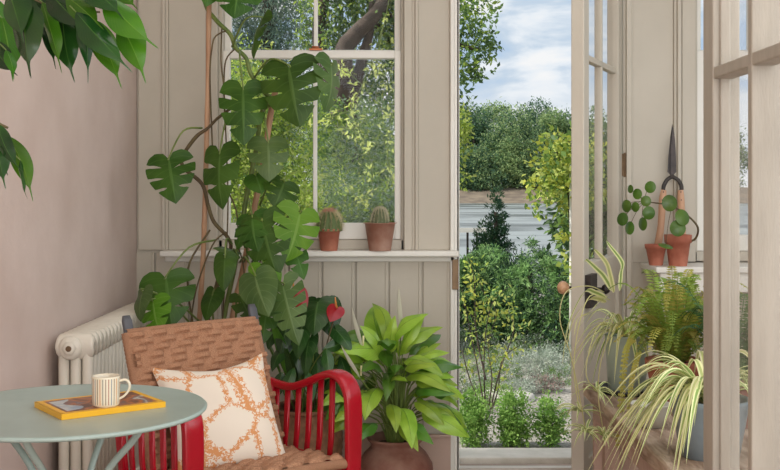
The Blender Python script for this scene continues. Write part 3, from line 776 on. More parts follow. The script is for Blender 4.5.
ML = [ # base px,py,d ; tip ; normal ; width ; slits ; material ; petiole start
 ((240, -22, 4.42), (234, 19, 4.34), (.1, -1, .1), 1.15, 4, 'm', (222, -30, 4.5)),
 ((212, -18, 4.42), (206, 7, 4.38), (.2, -1, .1), .9, None, 'm', (205, -20, 4.5)),
 ((262, 20, 4.42), (254, 60, 4.38), (-.9, -.45, .1), .8, 3, 'm', (232, 47, 4.5)),
 ((289, 68, 4.36), (300, 128, 4.30), (-.12, -1, .15), .98, 4, 'm', (254, 78, 4.5)),
 ((331, 66, 4.40), (324, 113, 4.36), (.9, -.45, .2), .95, 4, 'mp', (262, 92, 4.52)),
 ((243, 90, 4.40), (244, 146, 4.33), (.1, -1, .2), .80, 4, 'm', (240, 52, 4.5)),
 ((169, 160, 4.40), (176, 204, 4.33), (.08, -1, .12), 1.0, 4, 'm', (202, 128, 4.48)),
 ((220, 154, 4.40), (223, 210, 4.32), (-.35, -1, .1), .70, 3, 'm', (236, 112, 4.5)),
 ((268, 143, 4.38), (269, 182, 4.33), (.15, -1, .3), 1.0, 3, 'mp', (262, 108, 4.55)),
 ((256, 176, 4.42), (262, 194, 4.38), (.1, -1, .3), 1.2, None, 'm', (266, 168, 4.6)),
 ((284, 183, 4.42), (274, 208, 4.36), (.4, -1, .4), 1.25, 3, 'm', (260, 205, 4.6)),
 ((252, 218, 4.34), (258, 252, 4.28), (-.3, -1, .3), 1.1, 4, 'm', (250, 205, 4.6)),
 ((262, 222, 4.32), (278, 278, 4.26), (-.2, -1, .2), .85, 4, 'm', (254, 240, 4.6)),
 ((300, 214, 4.34), (286, 262, 4.28), (.45, -1, .2), .95, 4, 'ml', (252, 262, 4.6)),
 ((236, 254, 4.36), (212, 248, 4.36), (.1, -.5, 1), .6, None, 'mp', (232, 270, 4.6)),
 ((166, 279, 4.34), (172, 328, 4.27), (.1, -1, .15), 1.08, 3, 'm', (216, 240, 4.5)),
 ((153, 302, 4.25), (160, 334, 4.18), (-.2, -1, .3), .95, 3, 'ml', (200, 322, 4.5)),
 ((143, 292, 4.22), (141, 322, 4.16), (-.7, -.8, .3), .8, None, 'mp', (196, 330, 4.5)),
 ((225, 258, 4.30), (224, 292, 4.25), (-.1, -1, .1), .66, None, 'm', (232, 244, 4.5)),
 ((255, 277, 4.18), (269, 317, 4.10), (-.15, -1, .2), .88, None, 'mp', (240, 262, 4.5)),
 ((262, 264, 4.28), (278, 290, 4.22), (.2, -1, .5), .9, None, 'ml', (244, 262, 4.5)),
 ((283, 286, 4.20), (299, 346, 4.12), (-.1, -1, .15), .62, 6, 'mp', (244, 300, 4.5)),
 ((292, 246, 4.38), (304, 280, 4.34), (.5, -1, .1), .75, 3, 'm', (258, 240, 4.6)),
 ((246, 226, 4.44), (238, 250, 4.4), (-.6, -1, .1), .9, 3, 'm', (248, 262, 4.6)),
 ((240, 296, 4.4), (252, 322, 4.36), (.1, -1, .3), .8, 3, 'm', (236, 330, 4.55)),
 ((214, 292, 4.46), (206, 322, 4.4), (-.3, -1, .3), .7, None, 'm', (214, 330, 4.55)),
 ((268, 300, 4.3), (262, 346, 4.22), (.1, -1, .3), .6, 4, 'm', (238, 330, 4.55)),
]
mm_ = {'m': MON, 'ml': MONL, 'mp': MONP}
for k, (ba, ti, nr, wd, sl, mt, pe) in enumerate(ML):
    b = MB(); B_, T_ = P(*ba), P(*ti)
    leaf(b, B_, T_, nr, wd, 'heart', arch=.09, fold=.12, slits=sl, gap=.24, u0=.34, nt=24, wave=.02, seed=k)
    s0 = P(*pe); mid_ = (s0+B_)/2 + V(0, -.05, .05)
    b.tube([s0, mid_, B_+V(0, 0, .012), B_], [.0045, .0038, .0032, .002], 7, m=1, sub=5)
    b.build('leaf', [mm_[mt], STEM], MONS)

# ---- anthurium
AC = V(-.34, 4.50, 0)
ANTH = thing('anthurium', 'dark-leaved anthurium with two red flowers in a wicker basket behind the armchair', 'potted plant', AC)
def wicker():
    b = MB(); n = 96; rows = 26
    def Pp(i, j):
        z = .38*j/rows; r = .115+.03*math.sin(PI*(j/rows)*.7)
        a = 2*PI*i/n; r += .004*math.sin(a*24 + (PI if (j//2) % 2 else 0))*(1 if j % 2 else .2)
        return AC+V(r*math.cos(a), r*math.sin(a), z)
    b.grid(Pp, n, rows, cu=True)
    b.tube([AC+V(.142*math.cos(2*PI*k/32), .142*math.sin(2*PI*k/32), .38) for k in range(33)], .009, 8)
    return b
wicker().build('basket', mat('wicker', (112, 76, 52), (140, 100, 72), rough=.8, scale=40), ANTH)
MB().lathe([(0, .35), (.135, .35)], AC, 32, cap0=False, cap1=False).build('soil', SOIL, ANTH)
AL = [((318, 302, 4.40), (314, 336, 4.32), .95, 'heart'), ((326, 303, 4.5), (332, 338, 4.44), .8, 'heart'), ((304, 322, 4.38), (298, 360, 4.3), .6, 'heart'),
      ((290, 318, 4.42), (280, 356, 4.36), .6, 'heart'), ((336, 330, 4.42), (352, 352, 4.36), .55, 'heart'), ((344, 342, 4.42), (322, 350, 4.36), .45, 'ellipse'),
      ((310, 338, 4.36), (306, 378, 4.28), .42, 'heart'), ((284, 348, 4.4), (272, 372, 4.3), .5, 'heart'), ((326, 348, 4.35), (330, 378, 4.3), .4, 'ellipse'),
      ((300, 345, 4.45), (292, 386, 4.4), .45, 'ellipse'), ((316, 352, 4.46), (320, 390, 4.4), .4, 'ellipse'), ((276, 330, 4.46), (268, 350, 4.4), .6, 'heart'),
      ((340, 356, 4.46), (350, 390, 4.4), .35, 'ellipse'), ((294, 368, 4.3), (284, 396, 4.26), .4, 'ellipse'), ((334, 366, 4.36), (344, 398, 4.3), .4, 'ellipse'),
      ((308, 372, 4.3), (312, 402, 4.24), .4, 'ellipse'), ((282, 372, 4.4), (276, 398, 4.4), .5, 'ellipse'), ((322, 312, 4.55), (306, 318, 4.5), .6, 'heart')]
for k, (ba, ti, wd, kd) in enumerate(AL):
    b = MB(); B_, T_ = P(*ba), P(*ti)
    leaf(b, B_, T_, (rnd.uniform(-.6, .6), -1, rnd.uniform(.1, .7)), wd, kd, arch=.1, fold=.12, nt=14, wave=.02, seed=k)
    s0 = AC+V(rnd.uniform(-.05, .05), rnd.uniform(-.05, .05), .35)
    b.tube([s0, (s0+B_)/2+V(0, 0, .05), B_], [.0035, .003, .002], 6, m=1, sub=5)
    b.build('leaf', [ANT, STEM], ANTH)
for k in range(14):
    a = rnd.uniform(0, 2*PI); h = rnd.uniform(.18, .42); b = MB(); s0 = AC+V(.04*math.cos(a), .04*math.sin(a), .35)
    d = V(math.cos(a), math.sin(a), 0); B_ = s0+d*.06+V(0, 0, h*.35); T_ = s0+d*rnd.uniform(.1, .2)+V(0, 0, h)
    leaf(b, B_, T_, (-d.x, -d.y, .6), .22, 'ellipse', arch=.08, fold=.2, nt=10); b.tube([s0, B_], .003, 6, m=1)
    b.build('leaf', [ANT if k % 2 else PEAD, STEM], ANTH)
for (cx_, cy_, d_, w_, h_, st) in ((298, 300, 4.36, .085, .09, -.6), (340, 316, 4.36, .105, .08, .7)):
    b = MB(); B_ = P(cx_-3, cy_-8, d_); T_ = P(cx_+8, cy_+10, d_-.02) if cx_ < 310 else P(cx_-10, cy_+6, d_-.04)
    s0 = AC+V(.02, 0, .35)
    b.tube([s0, (s0+B_)/2+V(.0, 0, .03), B_], [.0035, .003, .003], 6, m=0, sub=5)
    fl = b.build('flower_stem', STEMB, ANTH)
    b = MB(); leaf(b, B_, T_, (.35*(1 if cx_ < 310 else 0)-.0, -1, .3 if cx_ > 310 else -.2), 1.0, 'heart', arch=.06, fold=.05, nt=12)
    b.build('spathe', REDS, fl)
    MB().tube([B_, B_+V(-.004, -.015, .018), B_+V(-.006, -.022, .045)], [.004, .0045, .002], 8, sub=3).build('spadix', mat('spadix', (206, 132, 66), rough=.6), fl)

# ---- peace lily
PC = V(.022, 4.52, 0); PCX = V(-.02, 0, 0)
PL = thing('peace_lily', 'bright green peace lily in a round-bellied weathered clay pot', 'potted plant', PC)
b = MB(); b.lathe([(.10, 0), (.118, .01), (.145, .05), (.158, .10), (.152, .15), (.128, .19), (.106, .212), (.098, .222), (.100, .232), (.110, .242), (.116, .249), (.115, .256), (.106, .256), (.096, .246), (.088, .22)], PC, 56, cap1=False)
b.build('clay_pot', TERRAOLD, PL)
MB().lathe([(0, .225), (.092, .225)], PC, 32, cap0=False, cap1=False).build('soil', SOIL, PL)
R = random.Random(11)
for k in range(98):
    a = k*2.39996 + R.uniform(-.3, .3); q = (k+.5)/98
    out = .07+.20*q**.8 + R.uniform(-.03, .03); hh = .60*(1-.72*q**1.1) + R.uniform(-.05, .05)
    if math.cos(a) > .3: hh *= .92; out *= 1.05
    d = V(math.cos(a), math.sin(a)*.75, 0); s0 = PC+d*.03+V(0, 0, .23)
    B_ = PC + PCX + d*(out*(.74 if d.x < 0 else .68)) + V(0, 0, .235+hh*.66)
    ln = R.uniform(.14, .22)
    T_ = B_ + (d*R.uniform(.45, .9) + V(R.uniform(-.15, .15), R.uniform(-.1, .1), R.uniform(.1, .9)-.95*q)).normalized()*ln; T_.z = max(T_.z, .285+.03*R.random())
    b = MB(); leaf(b, B_, T_, (-d.x*.3, -.75, .8), R.uniform(.30, .40), 'ellipse', arch=.16, fold=.32, curl=.22, nt=12, wave=.05, seed=k, side_bend=.09*math.sin(k*1.7))
    b.tube([s0, PC+d*(out*.3)+V(0, 0, .23+hh*.5), B_], [.0035, .003, .0022], 6, m=1, sub=4)
    b.build('leaf', [PEA if R.random() < .7 else PEAD, STEM], PL)
for (bx, by, tx, ty, dd) in ((362, 348, 352, 307, 4.4), (360, 378, 341, 345, 4.35), (401, 330, 399, 287, 4.5)):
    B_, T_ = P(bx, by, dd), P(tx, ty, dd-.02); s0 = PC+V(0, 0, .23)
    st_ = MB().tube([s0, (s0+B_)/2+V(0, 0, .03), B_], .003, 6, sub=5).build('flower_stem', STEM, PL)
    b = MB(); leaf(b, B_, T_, (-.9, -.5, .2), .22, 'ellipse', arch=.06, fold=.35, nt=12); b.build('spathe', SPA, st_)
    MB().tube([B_+V(.004, -.004, .01), B_+V(.006, -.008, .05)], .004, 8).build('spadix', mat('pale_spadix', (226, 220, 170), rough=.7), st_)

# ---- cacti on the sill
def pot(b, c, r0, r1, h, rim, m=0, n=40):
    b.lathe([(r0, 0), (r0+.001, .002), (r1*.93, h-rim), (r1*1.02, h-rim+.001), (r1*1.06, h-.002), (r1*1.05, h), (r1*.96, h), (r1*.92, h-rim*.8)], c, n, m=m, cap1=False)
SZ = .9985
def cactus(px, rp, d, r0, r1, h, rb, hb, potm, bodym, spm, label, pink):
    c = V((px-CX)/F*d, d, SZ); t_ = thing('potted_cactus', label, 'potted cactus', c)
    b = MB(); pot(b, c, r0, r1, h, .014 if pink else .004); b.build('plant_pot', potm, t_)
    MB().lathe([(0, h-.008), (r1*.93, h-.008)], c, 24, cap0=False, cap1=False).build('soil', SOIL, t_)
    n = 42; rows = 14; cc = c+V(0, 0, h-.01)
    def Pp(i, j):
        a = 2*PI*i/n; v = j/rows; r = rb*math.sin(PI*(.12+.88*v)*.5*2/2 if False else max(.02, PI*(1-v)*.5+ .0))**.7; z = hb*math.sin(PI*.5*v)
        r *= 1+.08*math.cos(a*14)
        return cc+V(r*math.cos(a), r*math.sin(a), z)
    bo = MB(); bo.grid(Pp, n, rows, cu=True); bo.build('cactus_body', bodym, t_)
    s_ = MB(); R_ = random.Random(px)
    for k in range(1900):
        a = 2*PI*round(R_.random()*14)/14 + R_.uniform(-.05, .05); v = R_.random()**.8
        p = Pp(a*n/(2*PI), v*rows); nn = (p-(cc+V(0, 0, hb*.3))).normalized(); q = p + (nn+V(R_.uniform(-.6, .6), R_.uniform(-.6, .6), R_.uniform(-.4, .6)))*R_.uniform(.008, .019 if pink else .009)
        sdv = nn.cross(V(R_.random(), R_.random(), R_.random())).normalized()*.0009
        i0 = len(s_.v); s_.v += [p-sdv, p+sdv, q]; s_._f((i0, i0+1, i0+2), 1 if (pink and v > .78 and R_.random() < .8) else 0, False)
    part(s_.build('spines', spm, t_), 'pale spines, pink near the top' if pink else 'pale cream spines')['kind'] = 'stuff'
cactus(329, 0, 4.93, .037, .052, .098, .056, .088, TERRA, mat('cactus_green', (96, 112, 66), rough=.7), [mat('spine_pale', (212, 200, 160), rough=.7), mat('spine_pink', (224, 150, 140), rough=.6)], 'spiny pink-topped cactus in an orange rimmed pot on the sill', True)
cactus(380, 0, 4.93, .048, .073, .125, .037, .075, mat('dusty_terracotta', (166, 112, 92), (190, 152, 134), rough=.9, scale=12, bump=.15), mat('cactus_grey_green', (104, 112, 80), rough=.8), [mat('spine_pale2', (214, 206, 176), rough=.7)]*2, 'small round cactus in a wide dusty terracotta pot on the sill', False)

# ---- ficus branches, top corner, from a tree standing by the pink wall
FT = thing('weeping_fig', 'ficus branches with glossy drip-tipped leaves hanging in from the upper corner', 'plant', (-.965, 2.05, 0))
b = MB(); fc = V(-.965, 2.05, 0); pot(b, fc, .12, .16, .3, .03); b.build('plant_pot', TERRA, FT)
MB().tube([fc+V(0, 0, .2), fc+V(.02, .02, .7), fc+V(-.01, 0, 1.2), P(-60, 10, 2.1), P(-20, -10, 2.1)], [.022, .02, .017, .012, .008], 10, sub=5).build('trunk', BARK, FT)
MB().tube([P(-60, 60, 2.15), P(-20, -2, 2.1), P(20, -8, 2.1), P(50, -4, 2.12), P(80, 2, 2.12), P(112, -2, 2.12)], [.006, .005, .004, .003, .0025, .0015], 7, sub=4).tube([P(20, -8, 2.1), P(45, 4, 2.1), P(72, 12, 2.1), P(100, 12, 2.12)], .0022, 6, sub=4).tube([P(-60, 60, 2.15), P(-30, 90, 2.12), P(-8, 118, 2.1), P(8, 128, 2.1)], .0025, 6, sub=4).build('branch', STEMB, FT)
FL = [((24, -4), (31, 79), .42, 0, (-.3, -1, .1)), ((63, 14), (75, 83), .34, 0, (.2, -1, .2)), ((42, 2), (62, 74), .26, 1, (-.5, -1, .1)), ((76, 12), (133, 73), .30, 0, (.2, -1, .5)),
      ((96, 20), (122, 89), .33, 1, (.4, -1, .1)), ((118, 20), (146, 84), .37, 1, (-.2, -1, .2)), ((104, -4), (159, 49), .36, 1, (.2, -1, .4)), ((62, 4), (108, 50), .34, 0, (-.2, -1, .9)),
      ((2, 18), (13, 82), .40, 1, (.2, -1, .1)), ((-8, 40), (18, 76), .4, 0, (-.2, -1, .2)), ((8, -10), (24, 44), .5, 0, (-.4, -1, .3)), ((-14, -6), (4, 52), .5, 1, (.3, -1, .2)),
      ((48, -10), (90, 34), .4, 0, (0, -1, .6)), ((80, -16), (124, 20), .4, 0, (0, -1, .6)), ((30, -20), (60, 24), .5, 0, (-.2, -1, .5)), ((84, 6), (88, 84), .20, 0, (.7, -1, 0)), ((6, 50), (14, 80), .3, 1, (.5, -1, 0)),
      ((52, 10), (56, 70), .26, 0, (.5, -1, 0)), ((110, -14), (138, 10), .4, 1, (0, -1, .4)), ((66, -4), (104, 30), .4, 1, (0, -1, .4)),
      ((-2, 124), (22, 172), .28, 0, (-.3, -1, .3)), ((8, 136), (33, 202), .26, 1, (.2, -1, .1)), ((-4, 130), (6, 190), .34, 0, (.2, -1, .2)), ((20, 160), (28, 200), .2, 0, (-.8, -1, 0)), ((-10, 150), (8, 176), .4, 0, (.4, -1, .2))]
for k, (p0_, p1_, wd, br, nr) in enumerate(FL):
    dd = 2.05+.12*((k*37) % 10)/10
    b = MB(); B_, T_ = P(*p0_, dd), P(*p1_, dd-.03)
    leaf(b, B_, T_, nr, wd*1.04, 'ficus', arch=.05, fold=.28, nt=24, nu=4, wave=.03, seed=k, side_bend=.05*math.sin(k*2.3))
    b.tube([B_+V(-.012, .0, .012), B_], .0012, 5, m=1)
    b.build('leaf', [FICL if br else FIC, STEM], FT)
#==BENCH==
# ---------------------------------------------------------------- potting bench along the right side
BX0, BX1, BY0, BY1, BZ = .745, 1.12, 2.55, 4.24, .525
BW1 = mat('worn_bench_wood', (140, 116, 96), (198, 176, 156), rough=.85, scale=7, bump=.5, bscale=30, stretch=(5, 1, 5), detail=8)
BW2 = mat('pinkish_bench_wood', (178, 150, 134), (200, 172, 156), rough=.8, scale=6, bump=.2, stretch=(3, 3, 1))
BN = thing('potting_bench', 'rustic worn wooden bench crowded with potted plants', 'bench', (.93, 3.4, 0))
def plank(x0, x1, seed):
    R_ = random.Random(seed); b = MB(); n = 60
    ed = [(R_.uniform(-.004, .004)) for _ in range(n+1)]; ed = [sum(ed[max(0, i-1):i+2])/3*1.6 for i in range(n+1)]
    sec = [(0, -.045), (0, -.006), (.006, 0), (1, 0), (1, -.045)]
    def Pp(i, j):
        a, z = sec[j]; y = BY0+(BY1-BY0)*i/n
        x = x0+(x1-x0)*(a if a in (0, 1) else 0)+(a if a not in (0, 1) else 0)
        return V(x+(ed[i] if j < 3 else 0), y, BZ+z+(ed[(i*7) % n]*.3 if 0 < j < 4 else 0))
    b.grid(Pp, n, 4, sm=False); b.grid(lambda i, j: V((x0, x1)[j], BY0+(BY1-BY0)*i, BZ-.045), 1, 1, sm=False)
    for k_, yy in ((0, BY0), (n, BY1)):
        i0 = len(b.v); b.v += [V(x0, yy, BZ-.045), V(x0, yy, BZ), V(x1, yy, BZ), V(x1, yy, BZ-.045)]; b._f((i0, i0+1, i0+2, i0+3) if k_ else (i0+3, i0+2, i0+1, i0), 0, False)
    return b
plank(BX0, .93, 3).build('top_board', BW1, BN); plank(.934, BX1, 5).build('top_board', BW1, BN)
for x in (BX0+.06, BX1-.10):
    for y in (BY0+.04, BY1-.12): MB().box(x, x+.055, y, y+.055, 0, BZ-.045).build('leg', BW2, BN, bevel=.004)
b = MB(); b.box(BX0+.03, BX0+.055, BY0+.04, BY1-.06, BZ-.125, BZ-.045); b.box(BX1-.05, BX1-.025, BY0+.04, BY1-.06, BZ-.125, BZ-.045)
b.build('apron', BW2, BN, bevel=.003)
MB().box(BX0+.03, BX1-.03, BY1-.06, BY1-.035, .05, BZ-.045).build('end_panel', BW2, BN, bevel=.003)

GREYG = mat('grey_green_glaze', (160, 174, 160), (174, 188, 174), rough=.35, scale=10)
BLK = mat('black_plastic', (30, 32, 34), rough=.4)
BLUEG = mat('blue_grey_glaze', (120, 134, 142), (142, 154, 160), rough=.35, scale=10)
def strap_leaf(b, s0, d, ln, rise, droop, wdt, R_, m=0, nt=16):
    """arching grass-like leaf: starts upwards, leans along d and droops"""
    pts = []; ex = R_.uniform(.75, 1.1)
    for i in range(nt+1):
        t = i/nt
        pts.append(s0 + d*(ln*(t**1.15)*ex) + V(0, 0, rise*math.sin(min(t*1.25, 1)*PI*.5) - droop*t**2.4))
    sd = d.cross(V(0, 0, 1)).normalized(); sd = (sd + V(0, 0, R_.uniform(-.35, .35))).normalized()
    tw = R_.uniform(-.6, .6)
    def Pp(i, j):
        t = i/nt; w_ = wdt*min(1, .45+t*3)*(1-max(0, (t-.3)/.7)**1.7)
        tn = (pts[min(i+1, nt)]-pts[max(i-1, 0)]).normalized(); s2 = (Matrix.Rotation(tw*t, 3, tn) @ (sd - tn*sd.dot(tn)).normalized())
        u = j/4-.5
        return pts[i] + s2*(u*w_) + tn.cross(s2)*(abs(u)*w_*.35)*(1 if tn.cross(s2).z > 0 else -1)
    bi = len(b.v)
    for i in range(nt+1):
        for j in range(5): b.v.append(Pp(i, j))
    for i in range(nt):
        for j in range(4):
            b._f((bi+i*5+j, bi+(i+1)*5+j, bi+(i+1)*5+j+1, bi+i*5+j+1), m, True, [(j/4, i/nt), (j/4, (i+1)/nt), ((j+1)/4, (i+1)/nt), ((j+1)/4, i/nt)])
def plantlet(par, c, R_, n=13, sz=.07, mt=None):
    b = MB()
    for k in range(n):
        a = R_.uniform(0, 2*PI); strap_leaf(b, c, V(math.cos(a), math.sin(a), 0), sz*R_.uniform(.5, 1), R_.uniform(.0, .05), R_.uniform(.02, .06), .011, R_, nt=8)
    return b.build('plantlet', mt or SPD, par)

# spider plant, foreground of the bench
def spider(name, label, c, ptop, potprof, potm, n, ln, R_, bias=None, upmax=.20, droopmul=1.0, wd=.014, rimtray=False):
    t_ = thing(name, label, 'potted plant', c)
    b = MB(); b.lathe(potprof, c, 40, cap1=False); b.build('plant_pot', potm, t_)
    r = potprof[-1][0]*.98
    MB().lathe([(0, ptop-.02), (r, ptop-.02)], c, 24, cap0=False, cap1=False).build('soil', SOIL, t_)
    for k in range(n):
        a = k*2.39996+R_.uniform(-.3, .3)
        if bias is not None and R_.random() < .45: a = bias + R_.uniform(-.9, .9)
        d = V(math.cos(a), math.sin(a), 0); b = MB(); q = R_.random()
        l_ = ln*R_.uniform(.7, 1.1); rise = upmax*(1-.45*q)*R_.uniform(.7, 1.1)
        strap_leaf(b, c+d*.015+V(0, 0, ptop-.015), d, l_*(.55+.35*q), rise, droopmul*(.14+.30*q)*l_/ .3, wd*R_.uniform(.8, 1.2), R_)
        b.build('leaf', SPD if R_.random() < .62 else SPD2, t_)
    return t_
R = random.Random(5)
pp = [(.075, 0), (.08, .002), (.098, .10), (.105, .14), (.112, .155), (.108, .165), (.098, .16), (.092, .12)]
c1 = V(.895, 3.08, BZ)
SP1 = spider('spider_plant', 'large variegated spider plant spilling over the bench in a blue-grey pot', c1, .155, pp, BLUEG, 78, .42, R, bias=PI*1.05, upmax=.20, droopmul=.62, wd=.0185)
# spider plant in the tall grey-green pot
c2 = V(.872, 4.05, BZ)
R = random.Random(9)
tr = tag(MB().lathe([(0, 0), (.100, 0), (.112, .004), (.118, .022), (.114, .022), (.106, .008), (0, .006)], c2+V(0, 0, .001), 40).build('plant_tray', BLK), 'round black plastic tray under the tall grey-green pot', 'tray')
pp2 = [(.066, .0), (.068, .002), (.078, .17), (.080, .200), (.082, .204), (.078, .206), (.075, .19), (.072, .16)]
c2b = c2+V(0, 0, .0075)
SP2 = spider('spider_plant', 'spider plant with trailing plantlets in the tall grey-green pot at the bench end', c2b, .200, pp2, GREYG, 40, .28, R, bias=PI*1.1, upmax=.15, droopmul=.8, wd=.015)
# long trailing stalks with plantlets in front of the doorway
for pts in ([(604, 292, 3.95), (588, 286, 3.85), (566, 292, 3.8), (560, 320, 3.78), (572, 360, 3.76), (586, 432, 3.75)],
            [(610, 300, 3.95), (590, 296, 3.85), (578, 330, 3.8), (574, 372, 3.8), (580, 412, 3.8)],
            [(612, 318, 3.95), (596, 330, 3.85), (586, 372, 3.8), (597, 392, 3.8)],
            [(620, 320, 3.9), (604, 350, 3.8), (598, 390, 3.72), (604, 436, 3.7)]):
    P_ = [P(*p) for p in pts]
    r_ = MB().tube(P_, .0018, 6, sub=6).build('trailing_stalk', leaf_mat('pale_stalk', (190, 184, 120), (200, 194, 136)), SP2)
    plantlet(r_, P_[-1], R, n=17, sz=.115)
for k, (px0, py0, px1, py1, px2, py2) in enumerate([(606, 298, 584, 292, 562, 366), (606, 302, 588, 300, 566, 352), (612, 290, 596, 268, 585, 262), (608, 296, 590, 312, 574, 336), (620, 290, 622, 262, 606, 240), (614, 292, 606, 262, 594, 250)]):
    b = MB(); A, B_, C_ = P(px0, py0, 4.0), P(px1, py1, 3.95), P(px2, py2, 3.9); q = curve([A, (A+B_)/2+V(0, 0, .01), B_, (B_+C_)/2+V(-.015, 0, .02), C_], 5)
    bi = len(b.v); n_ = len(q)-1
    for i, p in enumerate(q):
        w_ = .0095*min(1, .4+i/4)*(1-(i/n_)**2.2)
        for s_ in (-1, 0, 1): b.v.append(p+V(s_*w_*.8, -.3*s_*w_, s_*w_*.8 - abs(s_)*.001))
    for i in range(n_):
        for j in (0, 1): b._f((bi+i*3+j, bi+(i+1)*3+j, bi+(i+1)*3+j+1, bi+i*3+j+1), 0, True, [(j/2, i/n_), (j/2, (i+1)/n_), ((j+1)/2, (i+1)/n_), ((j+1)/2, i/n_)])
    b.build('leaf', SPD2 if k % 2 else SPD, SP2)

# ferns
def frond(b, s0, d, ln, rise, droop, R_, wmax=.035, n=26, m=0):
    nt_ = n; pts = []
    for i in range(nt_+1):
        t = i/nt_; pts.append(s0+d*(ln*t)+V(0, 0, rise*math.sin(min(t*1.15, 1)*PI*.5)-droop*t**2.2))
    b.tube(pts[::3]+[pts[-1]], [.0014]*len(pts[::3])+[.0005], 4, m=m)
    for i in range(2, nt_):
        t = i/nt_; tn = (pts[i+1]-pts[i-1]).normalized(); sd = tn.cross(V(0, 0, 1))
        if sd.length < .05: sd = V(1, 0, 0)
        sd.normalize(); up = sd.cross(tn)
        w_ = wmax*math.sin(PI*(.08+.9*t)**.7)**.8+.002; h = ln_h = .0052+.10*wmax
        for s_ in (-1, 1):
            p = pts[i]; q = p+sd*(s_*w_)+tn*(w_*.25)+up*(-.15*w_+R_.uniform(-.003, .003)); mid = (p+q)/2
            bi = len(b.v); b.v += [p, mid+tn*h*.5+up*.001, q, mid-tn*h*.5]
            b._f((bi, bi+1, bi+2, bi+3), m, True, [(.5, 0), (1, .5), (.5, 1), (0, .5)])
def fern(label, c, potm, ptop, potprof, n, R_, ln=(.18, .34), rise=(.1, .3), mats_=None, azs=None):
    t_ = thing('potted_fern', label, 'potted plant', c)
    b = MB(); b.lathe(potprof, c, 40, cap1=False); b.build('plant_pot', potm, t_)
    MB().lathe([(0, ptop-.02), (potprof[-1][0]*.98, ptop-.02)], c, 24, cap0=False, cap1=False).build('soil', SOIL, t_)
    for k in range(n):
        a = k*2.39996+R_.uniform(-.3, .3); d = V(math.cos(a), math.sin(a), 0); b = MB()
        l_ = R_.uniform(*ln); frond(b, c+d*.02+V(0, 0, ptop-.02), d, l_*R_.uniform(.5, 1), R_.uniform(*rise), R_.uniform(.03, .16), R_, wmax=R_.uniform(.022, .034))
        b.build('frond', (mats_ or [FERN])[k % len(mats_ or [FERN])], t_)
    return t_
R = random.Random(21)
ppf = [(.07, 0), (.072, .002), (.094, .12), (.095, .125), (.101, .127), (.103, .16), (.098, .162), (.092, .15), (.09, .13)]
F1 = fern('feathery fern overflowing a terracotta pot in the middle of the bench', V(.985, 3.80, BZ), TERRA, .16, ppf, 96, R, ln=(.15, .30), rise=(.14, .37), mats_=[FERN, FERN, FERNB])
# long ochre fronds hanging down over the edge of the bench
for (pa, pb, pc) in (((634, 340, 3.74), (625, 352, 3.66), (617, 448, 3.60)), ((636, 330, 3.8), (628, 345, 3.7), (622, 412, 3.64)), ((640, 350, 3.72), (633, 372, 3.62), (628, 430, 3.58))):
    b = MB(); q = curve([P(*pa), P(*pb), (P(*pb)+P(*pc))/2+V(-.004, 0, 0), P(*pc)], 9); b.tube(q, .0014, 4)
    for i in range(2, len(q)-1):
        tn = (q[i+1]-q[i-1]).normalized()
        for s_ in (-1, 1):
            p = q[i]; sd = V(s_, -.35, .1); e_ = p+sd*.012*(1-.4*i/len(q))+tn*.003; m_2 = (p+e_)/2; bi = len(b.v)
            b.v += [p, m_2+V(0, 0, .006), e_, m_2-V(0, 0, .006)]; b._f((bi, bi+1, bi+2, bi+3), 0, True, [(.5, 0), (1, .5), (.5, 1), (0, .5)])
    b.build('frond', FERNB, F1)
R = random.Random(31)
F2 = fern('dark green fern behind the others on the bench by the glazed door', V(1.10, 3.50, BZ+.0), TERRAOLD, .15, ppf, 48, R, ln=(.14, .28), rise=(.12, .34), mats_=[leaf_mat('fern_frond_dark', (60, 96, 44), (82, 116, 52), rough=.5, trans=.3)])
# small white bowl on the bench
tag(MB().lathe([(.03, 0), (.036, .002), (.058, .045), (.064, .07), (.066, .072), (.064, .074), (.060, .07), (.052, .04), (.0, .012)], V(.82, 3.46, BZ+.001), 36).build('bowl', mat('grey_white_glaze', (190, 188, 176), rough=.35)), 'small grey-white bowl half hidden by spider plant leaves on the bench', 'bowl')

# ---------------------------------------------------------------- deep shelf: pots, pilea, shears
SH = .9405
c = V(xw(657, 4.80), 4.82, SH); b = MB(); pot(b, c, .028, .046, .092, .02)
sp = thing('plant_pot', 'small empty-looking terracotta pot beside the pilea pot on the shelf', 'plant pot', c)
b.build('pot_body', TERRA, sp); MB().lathe([(0, .08), (.043, .08)], c, 24, cap0=False, cap1=False).build('soil', SOIL, sp)
c = V(xw(681, 4.74), 4.79, SH); t_ = thing('potted_pilea', 'round-leaved pilea leaning out of a rimmed terracotta pot on the shelf', 'potted plant', c)
b = MB(); pot(b, c, .038, .056, .135, .036); b.build('plant_pot', TERRA, t_); MB().lathe([(0, .115), (.05, .115)], c, 24, cap0=False, cap1=False).build('soil', SOIL, t_)
st = [P(694, 240, 4.78), P(698, 228, 4.74), P(688, 216, 4.72), P(672, 206, 4.70), P(656, 203, 4.70), P(644, 202, 4.70)]
MB().tube([c+V(.01, 0, .11)]+st, [.005, .005, .0045, .004, .0035, .003, .002], 8, sub=5).build('main_stem', STEMB, t_)
